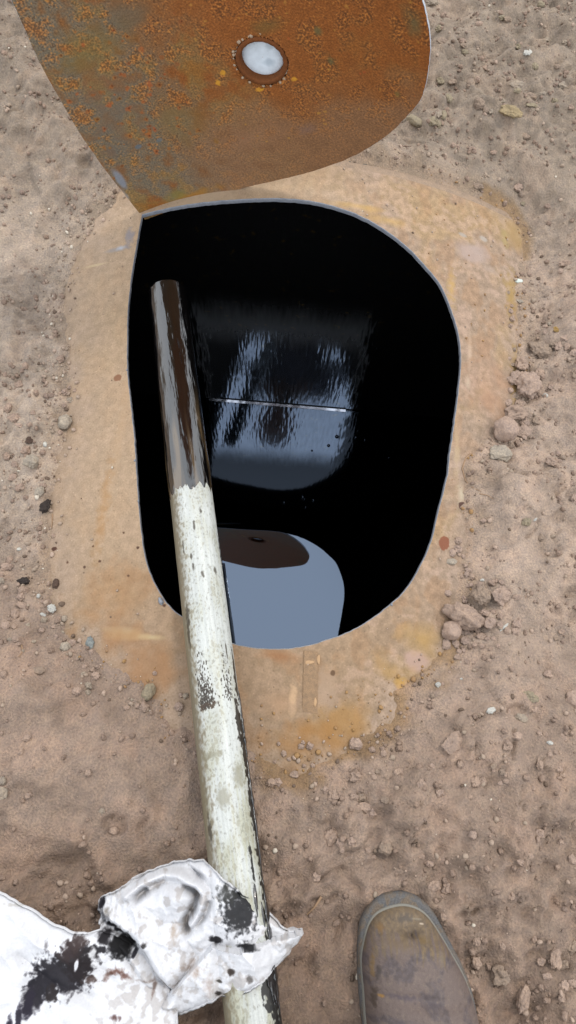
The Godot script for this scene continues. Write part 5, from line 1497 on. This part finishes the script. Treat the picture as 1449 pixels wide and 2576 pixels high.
func make_stones() -> void:
	for i in 14: stones.append(lump(200 + i, 3, 0.5 if i == 0 else 1.0 + 0.08 * (i % 5), [0.2, 0.9, 1.0, 0.75][i % 4]))
	for t in {"brown": [184, 159, 141], "pink": [188, 163, 146], "grey": [178, 162, 144], "olive": [168, 154, 130], "dull": [170, 149, 131], "ochre": [176, 144, 92], "tan": [176, 156, 122]}.keys():
		var c: Array = {"brown": [184, 159, 141], "pink": [188, 163, 146], "grey": [178, 162, 144], "olive": [168, 154, 130], "dull": [170, 149, 131], "ochre": [176, 144, 92], "tan": [176, 156, 122]}[t]
		tones[t] = soil_mat(lin(c[0], c[1], c[2]) * 1.15, false, 0.16)
	for t in {"white": 0}.keys(): tones[t] = soil_mat(Color(0.5, 0.48, 0.43), false, 0.06)
	tones["pale"] = soil_mat(lin(190, 176, 158) * 1.1, false, 0.08)
	tones["bluegrey"] = soil_mat(lin(160, 164, 160), false, 0.05)
	tones["glass"] = mat(Color(0.42, 0.46, 0.41), 0.35, 0.5)
	tones["black"] = soil_mat(lin(78, 70, 66), false, 0.2)
	tones["dark"] = soil_mat(lin(112, 92, 80), false, 0.15)
	# stones that can be told apart: name, label, category, x, z, radii (m), look, tone, turn, tall
	for s in [
		["stone_flake", "white broken flake lying in a hollow at the upper right", "stone", 0.372, -1.233, 0.0080, 0.0055, 5, "white", 0.6, 0.35],
		["flat_stone", "yellowish flat stone half buried behind the right end of the tank", "stone", 0.338, -1.085, 0.0190, 0.0110, 4, "tan", -0.15, 0.5],
		["oval_stone", "smooth grey oval stone beside the rim of the raised plate", "stone", 0.178, -1.062, 0.0155, 0.0085, 0, "olive", -0.6, 0.8],
		["pebble", "tiny grey pebble touching the raised plate, left of the smooth oval stone", "pebble", 0.159, -1.072, 0.0041, 0.0080, 0, "grey", 0.2, 0.8],
		["oval_pebble", "pale upright oval pebble right of the smooth grey oval stone", "pebble", 0.227, -1.080, 0.0050, 0.0100, 0, "olive", -0.1, 0.8],
		["pinkish_stone", "pinkish squarish stone just beyond the far edge of the tank at right", "stone", 0.365, -0.982, 0.0075, 0.0080, 1, "pink", 0.3, 0.8],
		["stone_chip", "flat pale greenish chip at the upper right edge of the cleared steel", "stone", 0.364, -0.802, 0.0080, 0.0036, 5, "glass", 0.05, 0.5],
		["pale_chip", "small pale chip just below the greenish chip by the steel edge", "stone", 0.366, -0.764, 0.0057, 0.0030, 1, "pale", -0.3, 0.5],
		["dirt_clod", "large ragged brown clod apart at the right, above the angular pair", "clod", 0.397, -0.673, 0.0155, 0.0120, 2, "dull", -0.4, 0.7],
		["dirt_clod", "low rounded clod against the steel edge above the angular pair", "clod", 0.364, -0.640, 0.0082, 0.0092, 4, "brown", 0.0, 0.7],
		["angular_clod", "triangular pinkish clod, upper one of the angular pair at the steel edge", "clod", 0.357, -0.616, 0.0130, 0.0105, 2, "pink", 0.5, 0.8],
		["angular_clod", "big sharp angular clod, lower one of the angular pair at the steel edge", "clod", 0.372, -0.604, 0.0150, 0.0180, 6, "pink", -0.3, 0.9],
		["white_pebble", "small white lump on the soil right of the tank, below the angular pair", "pebble", 0.401, -0.592, 0.0040, 0.0042, 3, "white", 0.0, 0.7],
		["ochre_pebble", "ochre pebble at the right border above the large ragged clod", "pebble", 0.418, -0.705, 0.0044, 0.0046, 4, "ochre", 0.0, 0.8],
		["pink_pebble", "pale pink pebble at the right border above the ochre pebble", "pebble", 0.416, -0.727, 0.0032, 0.0033, 4, "pale", 0.0, 0.8],
		["long_clod", "long loaf shaped clod at the steel edge above the big round clod", "clod", 0.352, -0.552, 0.0150, 0.0098, 4, "brown", 0.2, 0.8],
		["round_clod", "big round clod resting on the right edge of the rusty steel", "clod", 0.329, -0.514, 0.0165, 0.0160, 0, "pink", 0.3, 0.85],
		["dirt_clod", "low squarish clod just right of the big round clod", "clod", 0.361, -0.522, 0.0100, 0.0098, 1, "pink", 0.1, 0.55],
		["crumbly_clod", "crumbly pale clod at the right edge where the soil covers the steel", "clod", 0.319, -0.472, 0.0150, 0.0110, 10, "pale", 0.0, 0.5],
		["flat_stone", "flat brown stone beside a cluster of pebbles at the right border", "stone", 0.399, -0.472, 0.0088, 0.0062, 4, "brown", -0.2, 0.6],
		["greenish_stone", "greenish grey stone alone on the smooth soil right of the hole", "stone", 0.349, -0.364, 0.0064, 0.0058, 3, "olive", 0.2, 0.8],
		["white_chip", "white chip touching the greenish grey stone", "stone", 0.363, -0.371, 0.0036, 0.0020, 5, "white", 0.9, 0.5],
		["oval_pebble", "pale oval pebble lying on the steel below the large rust spot", "pebble", 0.245, -0.299, 0.0076, 0.0045, 0, "pale", 0.05, 0.7],
		["white_pebble", "white pebble just above the heap of clods at the lower right", "pebble", 0.287, -0.276, 0.0028, 0.0022, 3, "white", 0.0, 0.8],
		["dirt_clod", "tall clod with a dark hollow, upper left in the heap", "clod", 0.284, -0.252, 0.0098, 0.0122, 2, "dull", 0.2, 0.9],
		["blocky_clod", "blocky pinkish clod, upper right in the heap", "clod", 0.308, -0.254, 0.0098, 0.0114, 1, "pink", 0.0, 0.85],
		["dirt_clod", "largest clod of the heap, a lopsided dome at its left", "clod", 0.261, -0.222, 0.0215, 0.0135, 3, "brown", -0.45, 0.95],
		["round_clod", "smooth round clod below the largest clod of the heap", "clod", 0.244, -0.202, 0.0112, 0.0112, 0, "pink", 0.0, 0.9],
		["stick", "short whitish bone shaped stick lying across the lower part of the heap", "stick", 0.312, -0.211, 0.0078, 0.0018, 0, "white", 0.75, 0.9],
		["white_stone", "clean white stone below the heap beside the ochre stained steel", "stone", 0.224, -0.129, 0.0034, 0.0036, 1, "white", 0.0, 0.8],
		["white_chip", "tiny white chip right of the clean white stone", "stone", 0.255, -0.139, 0.0017, 0.0017, 1, "white", 0.0, 0.8],
		["stone_flake", "white hollow flake on the soil above the cracked block of earth", "stone", 0.282, -0.098, 0.0058, 0.0036, 5, "white", 0.5, 0.4],
		["flat_stone", "flat greyish stone half sunk in the soil, right of the white hollow flake", "stone", 0.341, -0.121, 0.0108, 0.0062, 4, "olive", -0.1, 0.5],
		["stone", "plump grey stone just right of the cracked block of earth", "stone", 0.324, -0.093, 0.0080, 0.0054, 0, "grey", -0.3, 0.8],
		["white_pebble", "white pebble near the right border below the plump grey stone", "pebble", 0.359, -0.066, 0.0036, 0.0026, 3, "white", -0.3, 0.7],
		["slab_clod", "flat slab of dried earth left of the cracked block", "clod", 0.238, -0.055, 0.0130, 0.0125, 1, "brown", 0.3, 0.35],
		["reddish_clod", "reddish domed lump half cut off by the right border", "clod", 0.408, -0.126, 0.0098, 0.0105, 0, "pink", 0.0, 0.6],
		["round_stone", "round pale stone at the left edge of the steel", "stone", -0.320, -0.470, 0.0100, 0.0112, 0, "pale", 0.1, 0.8],
		["pale_stone", "large pale rounded stone among the gravel on the left", "stone", -0.354, -0.401, 0.0098, 0.0100, 3, "pale", 0.0, 0.85],
		["dark_stone", "dark brown damp stone above the large pale stone on the left", "stone", -0.367, -0.438, 0.0052, 0.0050, 4, "dark", 0.0, 0.5],
		["white_pebble", "white oval pebble at the left steel edge below the round pale stone", "pebble", -0.341, -0.431, 0.0030, 0.0040, 0, "white", 0.4, 0.8],
		["block_stone", "pale block shaped stone on end above the black clod", "stone", -0.338, -0.359, 0.0058, 0.0095, 1, "pale", -0.25, 0.8],
		["oily_clod", "elongated oil blackened clod beside the left edge of the steel", "clod", -0.327, -0.339, 0.0056, 0.0090, 2, "black", -0.35, 0.8],
		["oily_clod", "small dark gritty clod against the lower left edge of the steel", "clod", -0.291, -0.228, 0.0042, 0.0062, 10, "dark", 0.0, 0.6],
		["oily_clod", "shiny black lump among the gravel at the far left", "clod", -0.335, -0.228, 0.0066, 0.0045, 2, "black", 0.1, 0.8],
		["white_stone", "jagged white stone, largest white one in the left gravel", "stone", -0.290, -0.193, 0.0060, 0.0052, 6, "white", -0.4, 0.8],
		["white_chip", "flat white chip lower left of the jagged white stone", "stone", -0.301, -0.184, 0.0045, 0.0025, 5, "white", -0.2, 0.5],
		["white_pebble", "small white pebble left of the jagged white stone", "pebble", -0.311, -0.209, 0.0025, 0.0031, 0, "white", 0.0, 0.8],
		["white_pebble", "white pebble at the left border level with the oil drop on the steel", "pebble", -0.353, -0.275, 0.0032, 0.0024, 0, "white", 0.0, 0.8],
		["grey_stone", "rounded light grey stone at the lower left corner of the steel", "stone", -0.259, -0.141, 0.0066, 0.0064, 0, "pale", 0.0, 0.85],
		["slate_chip", "triangular blue grey stone chip lying on the steel at its lower left", "stone", -0.228, -0.148, 0.0050, 0.0082, 6, "bluegrey", 0.1, 0.6],
		["sunken_stone", "brown stone half sunk in smooth soil at the lower left", "stone", -0.282, -0.106, 0.0082, 0.0050, 0, "dull", 0.1, 0.7],
		["egg_stone", "egg shaped grey brown stone standing on the steel left of the pipe", "stone", -0.141, -0.090, 0.0076, 0.0110, 0, "olive", -0.25, 0.85],
		["pebble", "light pebble at the bottom of a small pit in the soil", "pebble", -0.158, 0.071, 0.0056, 0.0046, 0, "brown", 0.0, 0.8],
		["purple_clod", "round purplish clod at the lower edge of the ochre stained steel", "clod", 0.120, -0.047, 0.0074, 0.0066, 10, "pink", 0.0, 0.8]]:
		var grow := 1.16 if s[2] == "clod" else 1.0
		stone(s[0], s[1], s[2], s[3], s[4], s[5] * grow, s[6] * grow, s[7], s[8], "", s[9], s[10], 0.14 if s[2] == "clod" else 0.28)
	var r := rng(210)
	var kinds := [
		[TOP_RIGHT_CLODS, "dry brown clod on the rough soil beyond the tank, right of the raised plate", "clods on the rough soil beyond the tank", ["dull", "grey", "olive", "brown"]],
		[RIGHT_EDGE_CLODS, "small brown clod on the soil along the right edge of the cleared steel", "clods along the right edge of the steel", ["brown", "pink", "pink", "dull"]],
		[HEAP_CLODS, "small pinkish brown clod around the heap at the lower right of the hole", "clods of the heap beside the hole", ["pink", "brown", "pink", "pink"]],
		[LOWER_RIGHT_CLODS, "brown clod on the crumbly soil between the pipe and the right border", "clods on the crumbly soil near the boot", ["brown", "pink", "dull", "brown"]],
		[LEFT_CLODS, "small grey brown stone in the gravel along the left side of the tank", "stones along the left side of the tank", ["grey", "brown", "brown", "pink"]]]
	var marks := [[372, -1233, "the white broken flake"], [338, -1085, "the yellowish flat stone"], [178, -1062, "the smooth oval stone"], [365, -982, "the pinkish squarish stone"], [397, -673, "the large ragged clod"], [372, -604, "the sharp angular clod"], [352, -552, "the loaf shaped clod"], [329, -514, "the big round clod"], [319, -472, "the crumbly pale clod"], [399, -472, "the flat brown stone"],
		[349, -364, "the greenish grey stone"], [364, -802, "the greenish chip"], [245, -299, "the pale oval pebble"], [284, -252, "the hollow clod"], [308, -254, "the blocky pinkish clod"], [261, -222, "the largest heap clod"], [244, -202, "the smooth round clod"], [312, -211, "the whitish stick"], [224, -129, "the clean white stone"], [282, -98, "the white hollow flake"], [341, -121, "the sunken flat stone"], [324, -93, "the plump grey stone"],
		[359, -66, "the lower white pebble"], [238, -55, "the flat earth slab"], [408, -126, "the reddish domed lump"], [120, -47, "the purplish clod"], [185, 110, "the boot toe"], [290, 160, "the soil right of the boot"], [60, 5, "the bare soil beside the pipe"], [-320, -470, "the round pale stone"], [-354, -401, "the large pale stone"], [-338, -359, "the block shaped stone"], [-327, -339, "the oil blackened clod"], [-290, -193, "the jagged white stone"], [-335, -228, "the shiny black lump"],
		[-259, -141, "the light grey stone"], [-228, -148, "the triangular slate chip"], [-282, -106, "the half sunk brown stone"], [-141, -90, "the egg shaped stone"], [-158, 71, "the pebble pit"], [-390, -560, "the left border gravel"]]
	var counts := {}
	var nth := ["first", "second", "third", "fourth", "fifth", "sixth", "seventh", "eighth", "ninth", "tenth", "eleventh", "twelfth", "thirteenth", "fourteenth", "fifteenth"]
	for k in kinds:
		var list: Array = k[0]
		var rows := []
		for i in range(0, list.size(), 4):
			var best := 0
			var least := 1e9
			for mi in marks.size():
				var dd := Vector2(list[i] - marks[mi][0], list[i + 1] - marks[mi][1]).length()
				if dd < least:
					least = dd
					best = mi
			var away := Vector2(list[i] - marks[best][0], list[i + 1] - marks[best][1])
			var side: String = ("right of" if away.x > 0.0 else "left of") if absf(away.x) > absf(away.y) else ("below" if away.y > 0.0 else "above")
			var size := "small" if maxf(list[i + 2], list[i + 3]) < 42 else ("large" if maxf(list[i + 2], list[i + 3]) > 66 else "medium")
			rows.append([least, i, size, side, marks[best][2]])
		rows.sort_custom(func(a, b): return a[0] < b[0])
		var called := {}
		for row in rows:
			var key: String = "%s %s %s" % [row[2], row[3], row[4]]
			var c: int = counts.get(key, 0)
			counts[key] = c + 1
			called[row[1]] = "%s brown %s, %s %s %s" % [row[2], "pebble" if k[3][0] == "grey" else "clod", "nearest one" if c == 0 else nth[mini(c, 14)] + " nearest", row[3], row[4]]
		for i in range(0, list.size(), 4):
			var rx: float = list[i + 2] * 1e-4
			var rz: float = list[i + 3] * 1e-4
			var s := stone("pebble" if k[3][0] == "grey" else "dirt_clod", called[i], "stone" if k[3][0] == "grey" else "clod", list[i] * 0.001, list[i + 1] * 0.001, rx, rz, r.randi_range(0, 13), k[3][r.randi_range(0, 3)], k[2], r.randf_range(-0.35, 0.35), r.randf_range(0.6, 0.9), r.randf_range(0.3, 0.6))
	# crumbled earth between the clods
	var cm := MultiMesh.new()
	cm.transform_format = MultiMesh.TRANSFORM_3D
	cm.use_colors = true
	cm.mesh = lump(231, 2, 1.2, 0.8)
	var spots: Array[Transform3D] = []
	var hues: Array[Color] = []
	var bunch := fnl(232, 16.0, 2)
	var tried := 0
	while spots.size() < 5500 and tried < 160000:
		tried += 1
		var x := r.randf_range(-0.62, 0.6)
		var z := r.randf_range(-1.55, 0.32)
		var s := sd_at(x, z)
		if s < 0.002: continue
		var d := lumpiness(x, z) * sst(0.0, 0.4, bunch.get_noise_2d(x, z) + 0.1) + 0.02 + 0.35 * sst(0.03, 0.0, s)
		if r.randf() > d: continue
		var q := 0.0011 + 0.0036 * pow(r.randf(), 2.4)
		spots.append(Transform3D(Basis.from_euler(Vector3(r.randf() * TAU, r.randf() * TAU, r.randf() * TAU)) * Basis.from_scale(Vector3(q, q * r.randf_range(0.6, 1.0), q * r.randf_range(0.8, 1.3))), Vector3(x, ground_at(x, z) + q * 0.25, z)))
		hues.append(lin(190, 164, 146).lerp(lin(174, 149, 131), r.randf()))
	cm.instance_count = spots.size()
	for i in spots.size():
		cm.set_instance_transform(i, spots[i])
		cm.set_instance_color(i, hues[i])
	var crumbs := MultiMeshInstance3D.new()
	crumbs.name = "crumbled_dirt"
	crumbs.multimesh = cm
	var cmat := soil_mat(Color(1, 1, 1), true, 0.1)
	crumbs.material_override = cmat
	add_child(crumbs, true)
	tag(crumbs, "crumbled brown earth lying between the larger clods", "", "", "stuff")
	# fine gravel
	var mm := MultiMesh.new()
	mm.transform_format = MultiMesh.TRANSFORM_3D
	mm.use_colors = true
	mm.mesh = lump(220, 1, 0.9, 0.6)
	var where: Array[Transform3D] = []
	var cols: Array[Color] = []
	var dens := fnl(221, 7.0, 3)
	var tries := 0
	while where.size() < 7000 and tries < 300000:
		tries += 1
		var x := r.randf_range(-0.62, 0.6)
		var z := r.randf_range(-1.55, 0.32)
		var s := sd_at(x, z)
		var d := 0.05 + 0.4 * sst(0.0, 0.35, dens.get_noise_2d(x, z)) * lumpiness(x, z)
		if s < 0.0:
			d = 0.03 + (0.45 * sst(-0.03, 0.0, s) if x < 0.0 or z > -0.2 else 0.05)
			if z > -0.12 and x > 0.0 and s > -0.06: d = 0.5
		elif s < 0.04: d += 0.5 if x < 0.0 else 0.3
		if Vector2((x + 0.15) / 1.4, z - 0.03).length() < 0.1: d *= 0.25
		if z > -0.93 and Geometry2D.is_point_in_polygon(Vector2(x, z), hole_c): continue
		if s < -0.004 and seg_dist(Vector2(x, z), hole_c, true) < 0.006: continue
		if r.randf() > d: continue
		var q := 0.0007 + 0.0034 * pow(r.randf(), 4.0)
		var dust := s < -0.02
		if dust: q *= 0.6
		var b := Basis.from_euler(Vector3(r.randf() * TAU, r.randf() * TAU, r.randf() * TAU)) * Basis.from_scale(Vector3(q, q * r.randf_range(0.5, 0.9), q * r.randf_range(0.7, 1.2)))
		where.append(Transform3D(b, Vector3(x, ground_at(x, z) + q * 0.35, z)))
		var c := lin(188, 164, 146).lerp(lin(168, 150, 132), r.randf())
		var u := r.randf()
		if u < (0.07 if x < 0.0 else 0.025): c = lin(216, 204, 186)
		elif u < 0.17: c = lin(120, 102, 88)
		if s < 0.015 and (z > -0.14 or x > 0.2) and r.randf() < 0.6: c = lin(172, 136, 90).lerp(lin(160, 128, 98), r.randf())
		cols.append(c)
	mm.instance_count = where.size()
	for i in where.size():
		mm.set_instance_transform(i, where[i])
		mm.set_instance_color(i, cols[i])
	var o := MultiMeshInstance3D.new()
	o.name = "gravel"
	o.multimesh = mm
	var gm := mat(Color(1, 1, 1), 0.92, 0.25)
	gm.vertex_color_use_as_albedo = true
	o.material_override = gm
	add_child(o, true)
	tag(o, "fine gravel and grit strewn over the soil and the steel", "", "", "stuff")

func make_phone() -> void:
	var back := Vector3(-0.01398914, 0.9471777, 0.32040398)
	var rt := Vector3(0.99658246, 0.03929693, -0.07265777)
	var up := Vector3(-0.08141072, 0.31829257, -0.94449041)
	var o := thing("phone", "dark phone held out flat over the hole in both hands", "phone", Vector3(0, 1, 0))
	o.basis = Basis(rt, up, back).orthonormalized()
	for q in [["case", 0.036, 0.0045, 0.0125, 0.008], ["screen", 0.033, 0.0127, 0.0131, 0.006]]:
		var rows := []
		for e in [[0.02, q[2]], [0.96, q[2]], [1.0, lerpf(q[2], q[3], 0.4)], [0.97, q[3]], [0.02, q[3]]]:
			var row := PackedVector3Array()
			for i in 48:
				var a := TAU * i / 48.0
				row.append(Vector3(signf(cos(a)) * pow(absf(cos(a)), 0.3) * q[1] * e[0], -0.05 + signf(sin(a)) * pow(absf(sin(a)), 0.3) * (q[1] + 0.037) * e[0], e[1]))
			rows.append(row)
		put(q[0], loft(rows), mat(Color(0.012, 0.012, 0.013), 0.3 if q[0] == "case" else 0.08, 0.5), o)

func make_roots() -> void:
	var m := mat(lin(170, 140, 112), 0.9, 0.2)
	for q in [["dry_root", "thin pale curled root at the soil edge right of the hole", [[276, -469], [266, -458], [261, -441], [266, -424], [274, -412], [286, -405]], 0.0011], ["dry_root", "short dry root end above the smooth soil right of the hole", [[284, -402], [294, -400], [303, -394]], 0.0008],
			["twig", "small dark twig lying on the soil between the pipe and boot", [[85, 122], [78, 133], [70, 142]], 0.0016], ["straw", "short pale straw at the left steel edge near the jagged white stone", [[-316, -330], [-314, -318], [-313, -308]], 0.0011], ["straw", "pale bit of straw in the gravel at the lower left", [[-314, -140], [-309, -130], [-311, -122]], 0.0012]]:
		var line: Array = q[2]
		var c := Curve3D.new()
		var last: Vector2 = Vector2(line[line.size() - 1][0], line[line.size() - 1][1]) * 0.001
		for i in line.size():
			var p := Vector2(line[i][0], line[i][1]) * 0.001
			var a := Vector2(line[maxi(i - 1, 0)][0], line[maxi(i - 1, 0)][1]) * 0.001
			var b := Vector2(line[mini(i + 1, line.size() - 1)][0], line[mini(i + 1, line.size() - 1)][1]) * 0.001
			var h := (b - a) / 6.0
			c.add_point(Vector3(p.x, ground_at(p.x, p.y) + q[3] * 0.8, p.y), Vector3(-h.x, 0, -h.y), Vector3(h.x, 0, h.y))
		var rows := []
		var n := 24
		for j in n + 1:
			var t := float(j) / n
			var p := c.sample_baked(t * c.get_baked_length())
			var d := c.sample_baked(minf(t + 0.02, 1.0) * c.get_baked_length()) - c.sample_baked(maxf(t - 0.02, 0.0) * c.get_baked_length())
			d = d.normalized()
			var s := d.cross(Vector3.UP).normalized()
			var row := PackedVector3Array()
			for i in 7:
				var a := TAU * i / 7.0
				row.append(p + (s * cos(a) + Vector3.UP * sin(a)) * q[3] * (1.0 - 0.6 * t))
			rows.append(row)
		var o := put(q[0], loft(rows, true, PackedVector2Array(), false, true), m)
		tag(o, q[1], "root" if q[0] == "dry_root" else q[0])


func _ready() -> void:
	# camera, sky, sun, exposure
	var cam := Camera3D.new()
	cam.name = "camera"
	cam.fov = 66.0
	cam.near = 0.02
	cam.far = 300.0
	cam.transform = Transform3D(Basis(Vector3(0.99658246, 0.03929693, -0.07265777), Vector3(-0.08141072, 0.31829257, -0.94449041), Vector3(-0.01398914, 0.9471777, 0.32040398)).orthonormalized(), Vector3(0, 1, 0))
	add_child(cam)
	var env := Environment.new()
	env.background_mode = Environment.BG_SKY
	var sky := ProceduralSkyMaterial.new()
	sky.sky_top_color = Color(0.80, 0.845, 0.91).linear_to_srgb()
	sky.sky_horizon_color = Color(0.72, 0.74, 0.76).linear_to_srgb()
	sky.sky_curve = 0.2
	sky.sky_energy_multiplier = 1.47
	sky.ground_bottom_color = Color(0.2, 0.17, 0.14).linear_to_srgb()
	sky.ground_horizon_color = Color(0.4, 0.38, 0.35).linear_to_srgb()
	env.sky = Sky.new()
	env.sky.sky_material = sky
	env.tonemap_mode = Environment.TONE_MAPPER_LINEAR
	env.tonemap_exposure = 1.0
	env.sdfgi_enabled = true
	env.ssao_enabled = true
	env.ssil_enabled = true
	var we := WorldEnvironment.new()
	we.name = "environment"
	we.environment = env
	add_child(we)
	var sun := DirectionalLight3D.new()
	sun.name = "sun"
	sun.light_energy = 0.5
	sun.light_color = Color(1.0, 0.97, 0.93)
	sun.light_angular_distance = 11.0
	sun.shadow_enabled = true
	add_child(sun)
	sun.look_at_from_position(Vector3(0.8, 2.4, -1.0), Vector3.ZERO)

	soil_textures()
	make_ground()
	make_tank()
	make_oil()
	make_lid()
	make_pipe()
	make_cloth()
	make_boot()
	make_phone()
	make_stones()
	make_roots()
